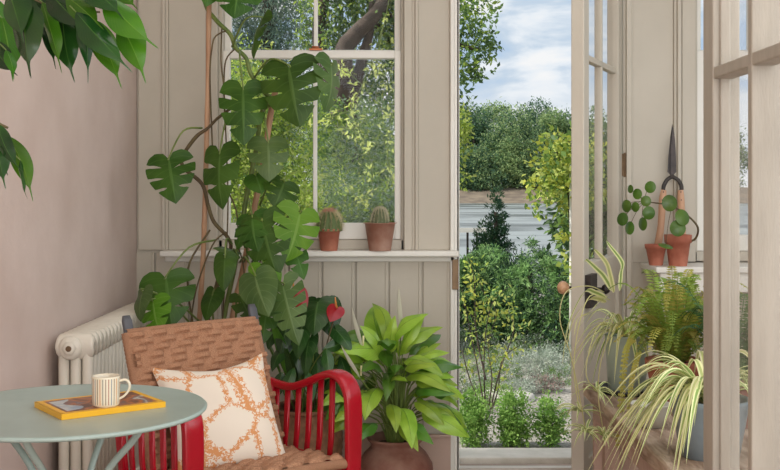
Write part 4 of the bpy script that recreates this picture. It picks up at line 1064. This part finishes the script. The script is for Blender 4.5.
for k, (px, py, r_, nr) in enumerate([(650, 187, 7.2, (-.6, -1, .1)), (637, 194, 6.5, (-.8, -1, 0)), (646, 201, 6.5, (-.2, -1, .1)), (626, 206, 7.5, (-1.2, -1, 0)), (635, 207, 6, (-1, -1, 0)), (649, 213, 8, (0, -1, 0)), (670, 203, 10, (.1, -1, .1)), (683, 217, 10, (.3, -1, .3)), (678, 228, 10, (-.1, -1, .2)), (622, 219, 8, (-.9, -1, .2)), (629, 228, 8, (-1.6, -1, .1)), (642, 224, 8, (-1.8, -1, 0)), (666, 245, 9, (.2, -.35, 1)), (630, 189, 5, (-1.5, -1, 0))]):
    q = P(px, py, 4.66); rr = r_/F*4.66*.80; b = MB()
    n_ = Vector(nr).normalized(); upv = V(0, 0, 1) if abs(n_.z) < .8 else V(-1, -.4, 0)
    upv = (upv-n_*upv.dot(n_)).normalized()
    sx = upv.cross(n_)
    bi = len(b.v); NR, NA = 3, 20
    def dp(i, j): 
        f = i/NR; return q+(upv*math.cos(2*PI*j/NA)*1.06+sx*math.sin(2*PI*j/NA))*rr*f - n_*rr*.22*(f*f-.2)
    b.grid(dp, NR, NA, 0, cv=True)
    for fi in range(len(b.f)): b.uv[fi] = [(.5, .1)]*4 if fi < NA and False else [(.62, .3)]*4
    tgt = min(st, key=lambda s_: (s_-q).length)
    b.tube([tgt, (tgt+q)/2+V(0, .01, .01), q+V(0, .003, 0)], .0013, 5, m=1, sub=4)
    b.build('leaf', [PIL, STEMB], t_)
# garden shears standing on the shelf against the wall, blades up
S_ = thing('garden_shears', 'old garden shears with wooden handles leaning on the wall behind the pilea', 'shears', (xw(670, 4.93), 4.95, SH))
yS = 4.93
WH = mat('worn_beech_handle', (196, 148, 116), (214, 170, 138), rough=.55, scale=10, stretch=(1, 1, .3))
BL = mat('dark_blade', (48, 44, 44), (70, 62, 60), rough=.4, metal=.5, scale=30)
def blade(s_):
    b = MB(); A = [(672.5, 124), (668.6 if s_ < 0 else 676, 150), (667.2 if s_ < 0 else 677.4, 172), (672, 178)]
    y_ = yS - .004*s_
    o = [P(672.6+s_*.3, 124, y_), P(672.6+s_*2.3, 138, y_), P(672.2+s_*3.9, 158, y_), P(672+s_*4.4, 172, y_), P(672-s_*1.5, 178, y_), P(672-s_*1.4, 150, y_)]
    i0 = len(b.v); b.v += o + [p+V(0, .003, 0) for p in o]; n = 6
    b._f(range(i0, i0+n), 0, False); b._f([i0+n+k for k in reversed(range(n))], 0, False)
    for k in range(n): b._f((i0+k, i0+n+k, i0+n+(k+1) % n, i0+(k+1) % n), 0, False)
    return b
for s_, pts in ((-1, [(673, 176), (667, 180), (663.5, 187), (663.5, 194)]), (1, [(671, 176), (678, 180), (681.5, 187), (680.5, 194)])):
    bl = blade(s_).build('blade', BL, S_)
    MB().sweep([P(px, py, yS-.002*s_) for px, py in curve2([*pts])] if False else [P(p[0], p[1], yS) for p in curve([(a, b_, 0) for a, b_ in pts], 4)], (0, 1, 0), .012, .017).build('tang', IRON, bl)
MB().tube([P(672, 176, yS-.012), P(672, 176, yS+.008)], .009, 12).build('pivot_bolt', IRON, S_)
MB().tube([P(663.8, 190, yS), P(662.5, 200, yS), P(661, 225, yS), P(658, 245, yS), P(656, 259, yS)], [.0125, .0165, .0155, .0175, .014], 12, sub=4).build('handle', WH, S_)
MB().tube([P(680.5, 190, yS), P(681, 200, yS), P(682, 225, yS), P(683, 245, yS), P(683.5, 259, yS)], [.0125, .0165, .0155, .0175, .014], 12, sub=4).build('handle', WH, S_)
for px, py in ((663.5, 192), (662.2, 200), (681, 192), (681.3, 200)): MB().tube([P(px, py, yS-.019), P(px, py, yS-.012)], .0028, 8).build('rivet', IRON, S_)
#==GARDEN==
# ---------------------------------------------------------------- garden, river, trees
def foliage(name, blobs, n, size, mats_, parent=None, asp=.5, seed=0, cl=14, spread=.18, hollow=.45, down=.2, kind=None):
    """blobs: (centre, radius or (rx,ry,rz)); leaves grow in clusters mostly near the outside of each blob"""
    g = np.random.default_rng(seed)
    C_ = np.array([list(b[0]) for b in blobs]); Rr = np.array([[b[1]]*3 if not isinstance(b[1], (tuple, list)) else list(b[1]) for b in blobs])
    wgt = (Rr.prod(1))**.75; wgt = wgt/wgt.sum()
    nc = max(1, n//cl); bi = g.choice(len(blobs), nc, p=wgt)
    d = g.normal(size=(nc, 3)); d /= np.linalg.norm(d, axis=1)[:, None]
    rr = (hollow + (1-hollow)*g.random(nc)**.6)[:, None]
    cc = C_[bi] + d*Rr[bi]*rr
    rm = Rr[bi].mean(1)
    c = np.repeat(cc, cl, 0) + g.normal(size=(nc*cl, 3))*spread*np.repeat(rm, cl)[:, None]
    out = np.repeat(d, cl, 0); N_ = len(c)
    ld = out*.6 + g.normal(size=(N_, 3))*.7 + np.array([0, 0, -down]); ld /= np.linalg.norm(ld, axis=1)[:, None]
    nr = g.normal(size=(N_, 3)) + np.array([0, 0, .8]); sd = np.cross(ld, nr); sd /= np.linalg.norm(sd, axis=1)[:, None]+1e-9
    up = np.cross(sd, ld)
    L = size*(.6+.8*g.random(N_))[:, None]; W = L*asp*.5
    v = np.stack([c, c+ld*L*.5+sd*W, c+ld*L-up*L*.15, c+ld*L*.5-sd*W], 1).reshape(-1, 3)
    if parent is not None: v = v - np.array(wmat(parent).translation)
    me = bpy.data.meshes.new(name); me.vertices.add(N_*4); me.vertices.foreach_set('co', v.ravel())
    me.loops.add(N_*4); me.loops.foreach_set('vertex_index', np.arange(N_*4)); me.polygons.add(N_)
    me.polygons.foreach_set('loop_start', np.arange(N_)*4); me.polygons.foreach_set('loop_total', np.full(N_, 4))
    mats_ = mats_ if isinstance(mats_, (list, tuple)) else [mats_]
    for m in mats_: me.materials.append(m)
    mi = np.repeat(g.integers(0, len(mats_), nc), cl); fl = g.random(N_) < .25; mi[fl] = g.integers(0, len(mats_), fl.sum())
    me.polygons.foreach_set('material_index', mi); me.update(calc_edges=True)
    o = bpy.data.objects.new(name, me); COL.objects.link(o)
    if parent is not None: o.parent = parent
    if kind: o['kind'] = kind
    return o
g1, g2, g3 = fol('leaf_bright', (168, 190, 84)), fol('leaf_yellow_green', (196, 206, 116)), fol('leaf_mid', (116, 146, 78))
d1, d2, d3 = fol('leaf_dark', (74, 100, 66)), fol('leaf_deep', (90, 118, 74)), fol('leaf_grey_green', (134, 154, 130))
y1_, y2_ = fol('leaf_golden', (186, 190, 84), trans=.4), fol('leaf_lime', (152, 172, 76), trans=.5)
s1, s2 = fol('leaf_silver', (168, 182, 164), trans=.2), fol('leaf_pale_silver', (198, 204, 192), trans=.2)
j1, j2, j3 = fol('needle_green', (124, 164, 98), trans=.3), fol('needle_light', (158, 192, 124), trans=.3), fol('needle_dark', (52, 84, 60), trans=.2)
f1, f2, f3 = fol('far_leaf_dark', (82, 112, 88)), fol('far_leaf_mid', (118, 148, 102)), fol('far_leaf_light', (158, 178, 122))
b1, b2 = fol('box_leaf', (150, 188, 98)), fol('box_leaf_dark', (116, 158, 78))

GRAV = mat('pale_gravel', (122, 116, 106), (186, 180, 172), rough=.9, scale=70, bump=1, bscale=60)
MB().box(-14, 14, YB+.14, 15, -.45, -.05).build('ground', GRAV, kind='structure')
MB().box(-220, 220, 15, 400, -2.0, -1.4).build('riverbed', SOIL, kind='structure')
m = bpy.data.materials.new('river_water'); m.use_nodes = True; t = m.node_tree; pb = t.nodes['Principled BSDF']
pb.inputs['Roughness'].default_value = .3
rp = N(t, 'ShaderNodeValToRGB'); rp.color_ramp.elements[0].position = .42; rp.color_ramp.elements[1].position = .56; rp.color_ramp.elements[0].color = lin((66, 68, 62)); rp.color_ramp.elements[1].color = lin((142, 148, 146)); t.links.new(rp.outputs[0], pb.inputs['Base Color'])  # pale and dark streaks in the base colour imitate reflections on ripples
n9 = N(t, 'ShaderNodeTexNoise'); n9.inputs['Scale'].default_value = 1; n9.inputs['Detail'].default_value = 4; m9 = N(t, 'ShaderNodeMapping'); m9.inputs['Scale'].default_value = (.09, .22, 1); c9 = N(t, 'ShaderNodeTexCoord'); t.links.new(c9.outputs['Object'], m9.inputs[0]); t.links.new(m9.outputs[0], n9.inputs['Vector']); t.links.new(n9.outputs[0], rp.inputs[0])
r9 = N(t, 'ShaderNodeMapRange'); r9.inputs[3].default_value = .12; r9.inputs[4].default_value = .6; t.links.new(n9.outputs[0], r9.inputs[0]); t.links.new(r9.outputs[0], pb.inputs['Roughness'])
n = N(t, 'ShaderNodeTexNoise'); n.inputs['Scale'].default_value = 1; n.inputs['Detail'].default_value = 5; mpn = N(t, 'ShaderNodeMapping'); mpn.inputs['Scale'].default_value = (.05, .22, 1); co = N(t, 'ShaderNodeTexCoord')
bp = N(t, 'ShaderNodeBump'); bp.inputs['Strength'].default_value = .8; bp.inputs['Distance'].default_value = .35
t.links.new(co.outputs['Object'], mpn.inputs[0]); t.links.new(mpn.outputs[0], n.inputs['Vector']); t.links.new(n.outputs[0], bp.inputs['Height']); t.links.new(bp.outputs[0], pb.inputs['Normal'])
tag(MB().grid(lambda i, j: V(-200+10*i, 15+(135)*j/20, -.55), 40, 20).build('river_water', m), 'wide grey river flowing beyond the garden', 'river', kind='structure')
b = MB(); b.grid(lambda i, j: V(-200+8*i, 148+j*3, -.9+.62*j+.12*math.sin(i*1.3+j)), 50, 4); b.build('far_bank', mat('river_mud', (104, 92, 80), (136, 122, 104), rough=.9, scale=.6), kind='structure')
MB().box(-200, 200, 160, 260, -1, .9).build('far_meadow', mat('far_grass', (80, 100, 60), (96, 112, 70), rough=1, scale=.5), kind='structure')
# stone kerb outside the door
b = MB(); b.box(DX0-.3, DX1+.3, YB+.14, YB+.34, -.06, .02)
tag(b.build('stone_step', mat('pale_stone', (214, 206, 192), (230, 222, 210), rough=.85, scale=12, bump=.3), bevel=.008), 'pale stone step across the foot of the garden doorway', 'step')
# three little box bushes in a row
GZ = -.05
def tree(name, label, cat_, base, blobs, n, size, mats_, group=None, trunk=None, tr=.02, **k):
    t_ = thing(name, label, cat_, base, 0, group)
    foliage('foliage', blobs, n, size, mats_, t_, **k)
    if trunk:
        b = MB()
        for pts in trunk:
            r0 = tr if not isinstance(pts, dict) else pts['r']; pp_ = pts if not isinstance(pts, dict) else pts['p']
            b.tube(pp_, [r0*(1-.55*i/(len(pp_)-1)) for i in range(len(pp_))], 8, sub=4)
        b.build('trunk' if tr > .03 else 'stem', BARK, t_)
    return t_
for k, (px, lab) in enumerate(((474, 'small clipped box bush at the doorway step, under the thin yellowing shrub'), (513, 'small clipped box bush in the middle of the row by the step'), (551, 'small sparse box bush under the hanging spider plantlets'))):
    dd = 5.66; x = xw(px, dd); g_ = V(x, dd, GZ)
    R_ = random.Random(k)
    tree('box_bush', lab, 'shrub', g_, [(g_+V(R_.uniform(-.035, .035), R_.uniform(-.03, .03), .05+.2*R_.random()), .055) for _ in range(9)]+[(g_+V(0, 0, .13), (.098, .085, .14)), (g_+V(0, 0, .05), (.09, .07, .06))], [5200, 5000, 3200][k], .0165, [b1, b2, b1], 'box bushes along the doorway step', trunk=[[g_, g_+V(.01, 0, .2)], [g_, g_+V(-.04, .01, .2)]], tr=.005, spread=.14, hollow=.3, down=-.3, seed=k)
# silvery mounds
for k, (px, py, dd, r_, col, lab) in enumerate([(538, 345, 7.9, .2, [s1, s2], 'low silver-leaved mound in the gravel under the juniper'), (502, 362, 7.6, .15, [g3, s1], 'grey-green tuft between the thin shrub and the stone slab'), (520, 376, 7.1, .11, [s1, s2], 'tiny silver tuft in front of the stone slab'), (562, 366, 7.5, .15, [s1, g3], 'silver tuft at the foot of the open door edge'), (480, 352, 8.0, .18, [g3, d3, g1], 'green mound under the stems of the thin shrub'),
      (562, 340, 8.2, .22, [s1, s2, d3], 'silvery cushion shrub beside the open door edge'), (508, 345, 8.4, .17, [s2, s1, g3], 'pale silver mound behind the thin yellowing shrub'),
      (470, 372, 7.2, .13, [s1, g3], 'grey-green ground cover beside the doorway jamb'), (545, 375, 7.2, .12, [s1, fol('dry_mauve', (158, 136, 130), trans=.2)], 'dry mauve-grey lavender tuft in the gravel'), (475, 330, 9.0, .24, [s2, g3], 'pale shrub far left of the gravel garden'), (528, 330, 8.8, .2, [s1, s2, g3], 'silver-green mound at the foot of the juniper'), (492, 385, 6.8, .14, [b1, g3], 'small bright green tuft in the gravel behind the box bushes')]):
    g_ = V(xw(px, dd), dd, GZ)
    tree('silver_shrub' if k != 11 else 'green_tuft', lab, 'shrub', g_, [(g_+V(0, 0, r_*.35), (r_, r_*.8, r_*.5)), (g_+V(r_*.5, .05, r_*.3), r_*.45), (g_+V(-r_*.5, 0, r_*.25), r_*.5)], 4600 if r_ > .19 else 2200, .017, col, 'low shrubs in the gravel garden', hollow=.5, spread=.12, asp=.3, down=-.4, seed=40+k)
# stepping stones in gravel
R_ = random.Random(3)
for k, (px, py, lab) in enumerate(((520, 362, 'flat pale stone slab lying in the gravel'), )):
    c = V(xw(505, 7.0), 6.95, GZ); b = MB(); b.lathe([(.0, .035), (.17, .035), (.185, .02), (.19, 0)], c, 9, cap0=False)
    tag(b.build('stone_slab', mat('slab_stone', (196, 190, 180), (214, 208, 198), rough=.85, scale=9)), lab, 'stone')
# thin shrub with yellowing leaves left in the doorway
g_ = V(xw(486, 6.5), 6.5, GZ)
TH = thing('thin_shrub', 'thin open shrub with sparse yellow-green leaves by the doorway jamb', 'shrub', g_)
b = MB(); tips = []
for k, pts in enumerate([[(486, 420), (478, 370), (468, 320), (462, 290)], [(486, 420), (484, 370), (486, 330), (494, 300), (512, 285)], [(488, 420), (500, 370), (514, 330), (508, 310)], [(486, 420), (470, 380), (462, 350)], [(484, 370), (476, 330), (474, 280), (468, 258)], [(486, 420), (492, 380), (488, 345), (496, 312), (482, 290), (478, 268)], [(486, 380), (478, 345), (474, 320), (463, 305)], [(488, 420), (498, 390), (502, 360), (520, 345)]]):
    q = [P(a, c_, 6.5+.12*math.sin(k*2+i)) for i, (a, c_) in enumerate(pts)]; b.tube(q, [.006, .004, .003, .002, .0015, .001][:len(q)], 6, sub=4)
    tips += curve(q, 4)[5:]
b.build('stem', BARK, TH)
foliage('foliage', [(p, .05) for p in tips], 520, .032, [g2, g1, g3, y1_], TH, cl=3, spread=.6, hollow=.3, seed=4)
# juniper: arching feathery sprays
g_ = V(xw(528, 9.6), 9.6, GZ)
JU = thing('juniper', 'large spreading feathery green juniper in the middle of the garden', 'shrub', g_)
R_ = np.random.default_rng(8); bl = []
for k in range(190):
    a = R_.uniform(0, 2*PI); rr_ = R_.uniform(.2, 1)**.6; r_ = .66*rr_; hz = .42+.55*(1-rr_**2)*R_.uniform(.5, 1)
    c0 = g_+V(0, 0, .15)
    e_ = g_+V(math.cos(a)*r_*1.25, math.sin(a)*r_, hz)
    dr = V(math.cos(a), math.sin(a), .25-.6*rr_)
    for q in range(7):
        p = e_+dr*(.06*q) - V(0, 0, .007*q*q); bl.append((p, (.040*(1-.08*q), .04*(1-.08*q), .020)))
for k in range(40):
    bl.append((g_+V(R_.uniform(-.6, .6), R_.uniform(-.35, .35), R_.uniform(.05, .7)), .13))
foliage('inner_foliage', bl[-40:], 9000, .04, [j3, d1], JU, cl=9, spread=.3, hollow=.1, asp=.25, seed=7)  # inner leaves coloured darker to imitate shade between the sprays
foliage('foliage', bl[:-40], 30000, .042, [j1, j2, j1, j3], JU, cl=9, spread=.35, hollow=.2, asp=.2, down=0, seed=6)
MB().tube([g_, g_+V(.02, 0, .3), g_+V(0, 0, .7)], [.05, .04, .02], 8, sub=4).build('stem', BARK, JU)
# second, darker low growth round the juniper
for k, (px, py, dd, r_, lab) in enumerate([(560, 290, 9.0, .42, 'dark low evergreen tucked between juniper and door edge'), (478, 265, 10.4, .42, 'dark evergreen clump left of the juniper under the railing'), (502, 300, 9.2, .30, 'dark undergrowth below the juniper sprays')]):
    g_ = V(xw(px, dd), dd, GZ); h_ = (CY-py)/F*dd+CH
    tree('evergreen_shrub', lab, 'shrub', g_, [(g_+V(0, 0, h_*.55), (r_, r_, h_*.55)), (g_+V(.1, 0, h_*.8), r_*.5)], 7000, .04, [j3, d2, d1, j1], 'dark evergreens round the juniper', hollow=.4, asp=.3, spread=.12, seed=60+k)
# pencil conifer
g_ = V(xw(496, 11.0), 11.0, GZ)
bl = [(g_+V(.03*math.sin(k*2), .03*math.cos(k*3), .1+k*.06), (.21*(1-k/22)**.8+.01, .21*(1-k/22)**.8+.01, .08)) for k in range(21)]
tree('pencil_conifer', 'narrow dark upright conifer standing against the river', 'tree', g_, bl, 9000, .04, [j3, j3, d1], hollow=.6, asp=.3, down=-.8, spread=.16, trunk=[[g_, g_+V(0, 0, 1.1)]], tr=.04, seed=9)
g_ = V(xw(484, 11.3), 11.3, GZ)
bl = [(g_+V(0, 0, .1+k*.06), (.17*(1-k/18)**.8+.03,)*2+(.09,)) for k in range(14)]
tree('pencil_conifer', 'shorter dark conifer tucked to the left of the narrow upright one', 'tree', g_, bl, 4000, .045, [j3, d2], hollow=.5, asp=.3, down=-.8, spread=.16, seed=10)
# railing by the river
RL = thing('railing', 'white-topped thin metal railing beside the river, left in the doorway view', 'railing', (xw(462, 12.5), 12.5, GZ))
zt = zw(228, 12.5)
x0, x1 = xw(440, 12.5), xw(486, 12.5)
MB().box(x0, x1, 12.47, 12.55, zt-.05, zt).build('top_rail', PAINTW, RL)
b = MB()
for k in range(6):
    x = x0+(x1-x0)*k/5; MB().box(x-.012, x+.012, 12.5, 12.52, GZ, zt-.05).build('post', IRON, RL)
# golden climber on a white pole
xp = xw(571.5, 8.2)
PO = tag(MB().tube([V(xp, 8.2, GZ), V(xp, 8.2, zw(165, 8.2))], .017, 12).build('white_pole', PAINTW), 'slim white garden pole at the edge of the open door', 'pole')
g_ = V(xp+.05, 8.3, GZ)
bl = [(P(*p), r_) for *p, r_ in [(556, 150, 8.2, .12), (548, 168, 8.2, .14), (560, 180, 8.2, .14), (542, 188, 8.15, .11), (566, 160, 8.25, .15), (570, 195, 8.3, .14), (540, 206, 8.1, .07), (580, 150, 8.3, .16), (585, 180, 8.3, .2), (566, 232, 8.2, .06), (570, 262, 8.2, .09), (564, 285, 8.2, .06)]]
tree('golden_climber', 'golden-leaved climber growing over the slim white pole', 'climbing plant', g_, bl, 1900, .045, [y1_, y2_, g3, g2], asp=.7, cl=5, spread=.3, hollow=.3, trunk=[[g_, P(571, 240, 8.3), P(566, 180, 8.25), P(556, 150, 8.2)]], tr=.012, seed=12)
bl = [(P(*p), r_) for *p, r_ in [(590, 215, 8.8, .3), (600, 180, 8.8, .35), (610, 240, 8.6, .35), (574, 225, 8.9, .14)]]
tree('laurel_shrub', 'dark green shrub behind the golden climber', 'shrub', V(1.7, 8.8, GZ), bl, 3500, .07, [d2, g3, d1], seed=13, trunk=[[V(1.7, 8.8, GZ), P(605, 200, 8.8)]], tr=.02)
# ---- seen through the sash window
def blobs(L): return [(P(a, b_, c_), r_) for a, b_, c_, r_ in L]
g_ = V(xw(250, 9), 9.2, GZ)
tree('robinia', 'bright yellow-green leafy bush filling the window behind the monstera', 'tree', g_, blobs([(232, 100, 9, .45), (226, 160, 9, .5), (258, 185, 8.8, .42), (290, 205, 8.6, .3), (282, 150, 9.2, .34), (254, 125, 9, .4), (304, 180, 9, .22), (262, 95, 9.2, .3), (200, 120, 9, .6), (240, 225, 8.7, .5), (300, 225, 8.6, .3), (276, 120, 9.2, .2), (180, 200, 9, .7)]), 30000, .042, [g1, g2, g3, g1], trunk=[[g_, P(250, 200, 9.2), P(262, 130, 9.2), P(256, 80, 9.2)], [P(250, 200, 9.2), P(232, 150, 9.1)]], tr=.035, asp=.38, cl=8, spread=.2, hollow=.2, seed=20)
g_ = V(xw(352, 10.5), 10.6, GZ)
tree('mixed_shrub', 'mid-green bush right of the glazing bar, lower pane', 'tree', g_, blobs([(340, 195, 10.5, .35), (375, 205, 10.5, .4), (352, 165, 10.8, .36), (388, 160, 10.8, .3), (330, 150, 10.8, .3), (366, 130, 11, .3), (398, 190, 10.6, .4), (335, 225, 10.2, .4), (385, 235, 10.2, .4), (324, 115, 11, .25)]), 24000, .045, [g3, d2, d3, g1, g3], trunk=[[g_, P(352, 180, 10.7), P(360, 130, 11)]], tr=.03, asp=.4, cl=8, spread=.22, hollow=.2, seed=21)
# hanging pale climber tendrils close to the window
TD = thing('hanging_climber', 'pale yellow-green climber tendrils hanging outside the right window pane', 'climbing plant', P(375, 60, 6.0))
b = MB(); tp = []
for k, pts in enumerate([[(392, -30), (385, 20), (362, 85), (352, 110), (368, 150), (372, 185), (362, 200), (346, 185)], [(396, -30), (398, 60), (392, 110), (388, 150), (392, 178), (400, 178)], [(362, 85), (345, 70), (336, 72)], [(352, 110), (330, 118), (318, 122)], [(368, 120), (352, 128), (340, 126)], [(385, 20), (376, 66), (384, 80)]]):
    q = [P(a, c_, 6+.05*i) for i, (a, c_) in enumerate(pts)]; b.tube(q, .0025, 6, sub=5); tp += curve(q, 4)[3:]
b.build('stem', STEM, TD)
foliage('foliage', [(p, .03) for p in tp], 420, .032, [g2, fol('pale_leaf', (196, 206, 120), trans=.5)], TD, cl=3, spread=.6, hollow=.2, asp=.4, seed=22)
# big tree with dark limbs
g_ = V(xw(352, 14), 14.0, GZ)
bl = blobs([(325, 12, 14, .4), (345, -10, 14, .5), (318, 40, 14.2, .3), (332, 46, 13.8, .25), (350, 30, 14.4, .3), (372, 5, 14, .35), (392, 20, 13.8, .35), (385, 60, 14.2, .35), (366, 78, 14.5, .4), (340, 88, 14.4, .4), (395, 95, 14, .35), (372, 110, 14.3, .4), (325, 100, 14.4, .35), (350, 140, 14.4, .45), (390, 145, 14.3, .4), (405, 40, 13.8, .4), (430, 10, 13.6, .5), (462, 12, 13.2, .33), (478, 14, 13, .22), (488, 42, 13, .17), (470, 50, 13.1, .28), (462, 70, 13.1, .2), (474, 76, 13, .12), (492, 70, 13, .07), (425, 60, 13.5, .5), (445, 100, 13.5, .4), (420, -40, 14, .9), (360, -60, 14, .9), (320, 150, 14.5, .4), (412, 80, 14, .35)])
tree('broadleaf_tree', 'broad garden tree with dark leaning limbs behind the upper sash and doorway corner', 'tree', g_, bl, 25000, .065, [d2, g3, g3, d2, g1], trunk=[{'r': .15, 'p': [g_, P(350, 150, 13.8), P(343, 60, 13.5), P(356, 34, 13.4), P(380, 8, 13.4), P(400, -40, 13.6)]}, {'r': .08, 'p': [P(348, 120, 13.8), P(362, 60, 13.6), P(370, 30, 13.5), P(374, -20, 13.8)]}, {'r': .12, 'p': [P(350, 160, 14), P(326, 70, 14), P(318, 30, 14), P(330, -20, 14)]}, {'r': .05, 'p': [P(382, 5, 14), P(402, 30, 13.8), P(440, 40, 13.4), P(480, 50, 13.1)]}, {'r': .05, 'p': [P(372, 20, 14), P(388, 40, 14), P(396, 70, 14)]}], tr=.2, asp=.5, cl=10, spread=.2, hollow=.2, seed=23)
g_ = V(xw(262, 18), 18.0, -1.0)
tree('cedar', 'grey-green cedar filling the upper left panes of the window', 'tree', g_, blobs([(262, 12, 18, .8), (244, 40, 18, .7), (285, 35, 18, .6), (232, 0, 18, .9), (275, -25, 18, .9), (300, 60, 18, .5), (252, 80, 18, .8), (290, 100, 18, .7), (225, 70, 18, .8), (310, 130, 18.5, .8), (240, 140, 18, .9)]), 22000, .09, [d3, d3, fol('needle_grey', (116, 140, 124), trans=.3), fol('needle_grey_dark', (92, 116, 104), trans=.3)], trunk=[[g_, P(266, 100, 18), P(268, 20, 18), P(270, -60, 18)]], tr=.16, asp=.25, cl=10, spread=.2, hollow=.2, seed=24)
bl = blobs([(459, 112, 12, .10), (464, 128, 12, .10), (460, 146, 12, .11), (450, 130, 12, .2), (452, 170, 12, .2)])
g_ = V(xw(446, 12), 12.0, GZ)
tree('hazel_shrub', 'yellow-green leafy shoots just inside the doorway jamb, over the river', 'shrub', g_, bl, 900, .05, [y2_, g2, g1], trunk=[[g_, P(449, 190, 12), P(459, 120, 12)]], tr=.012, seed=51, cl=6, spread=.3, hollow=.2)
# ---- far bank
R_ = random.Random(77)
FT_ = [(232, 118, 160, 6.5, 0, 'far bank tree showing in the leftmost gaps of the sash window'), (292, 116, 160, 6.5, 2, 'far bank tree behind the robinia, in gaps beside the monstera'), (352, 114, 160, 6.5, 1, 'far bank tree behind the garden tree limbs'),
  (449, 104, 160, 5.2, 1, 'far bank tree just under the overhanging branch at the doorway jamb'), (474, 99, 156, 4.6, 0, 'dark far bank tree rising above the pencil conifer'), (494, 96, 162, 4.5, 2, 'pale airy crown, tallest on the far bank skyline left of centre'), (513, 100, 152, 5.0, 1, 'broad domed mid-green tree in the centre of the far bank'), (536, 97, 164, 4.8, 0, 'dark crown standing up behind the domed far bank tree'), (552, 108, 157, 4.0, 2, 'smaller pale crown on the far bank skyline above the golden climber'), (569, 104, 160, 4.6, 0, 'dark far bank tree cut by the open door edge'), (590, 108, 156, 5, 1, 'far bank tree seen through the glass of the open garden door'),
  (484, 148, 149, 4.0, 1, 'low bushy tree overhanging the mud bank by the conifer tip'), (516, 140, 150, 4.2, 2, 'light willow-like tree low on the far bank'), (544, 128, 149, 4.4, 1, 'rounded green tree low on the far bank left of the golden climber'), (574, 140, 148, 4.2, 0, 'dark low tree on the far bank behind the golden climber'), (460, 152, 149, 3.6, 0, 'dark low tree on the far bank at the doorway jamb'), (712, 112, 158, 6, 1, 'far bank tree beyond the shelf window')]
for k, (px, top, dd, wr, c_, lab) in enumerate(FT_):
    dd += 12; x = xw(px, dd); zt_ = zw(top, dd); g_ = V(x, dd, .6); H = zt_-.6
    bl = [(g_+V(0, 0, H*.55), (wr*.7, wr*.6, H*.34))]
    for q in range(16):
        a = R_.uniform(0, 2*PI); h_ = R_.uniform(.22, .92); rr_ = wr*.78*math.sin(PI*min(.95, .25+h_*.7))
        bl.append((g_+V(math.cos(a)*rr_, math.sin(a)*rr_*.7, H*h_-.6), R_.uniform(1.0, 1.9)))
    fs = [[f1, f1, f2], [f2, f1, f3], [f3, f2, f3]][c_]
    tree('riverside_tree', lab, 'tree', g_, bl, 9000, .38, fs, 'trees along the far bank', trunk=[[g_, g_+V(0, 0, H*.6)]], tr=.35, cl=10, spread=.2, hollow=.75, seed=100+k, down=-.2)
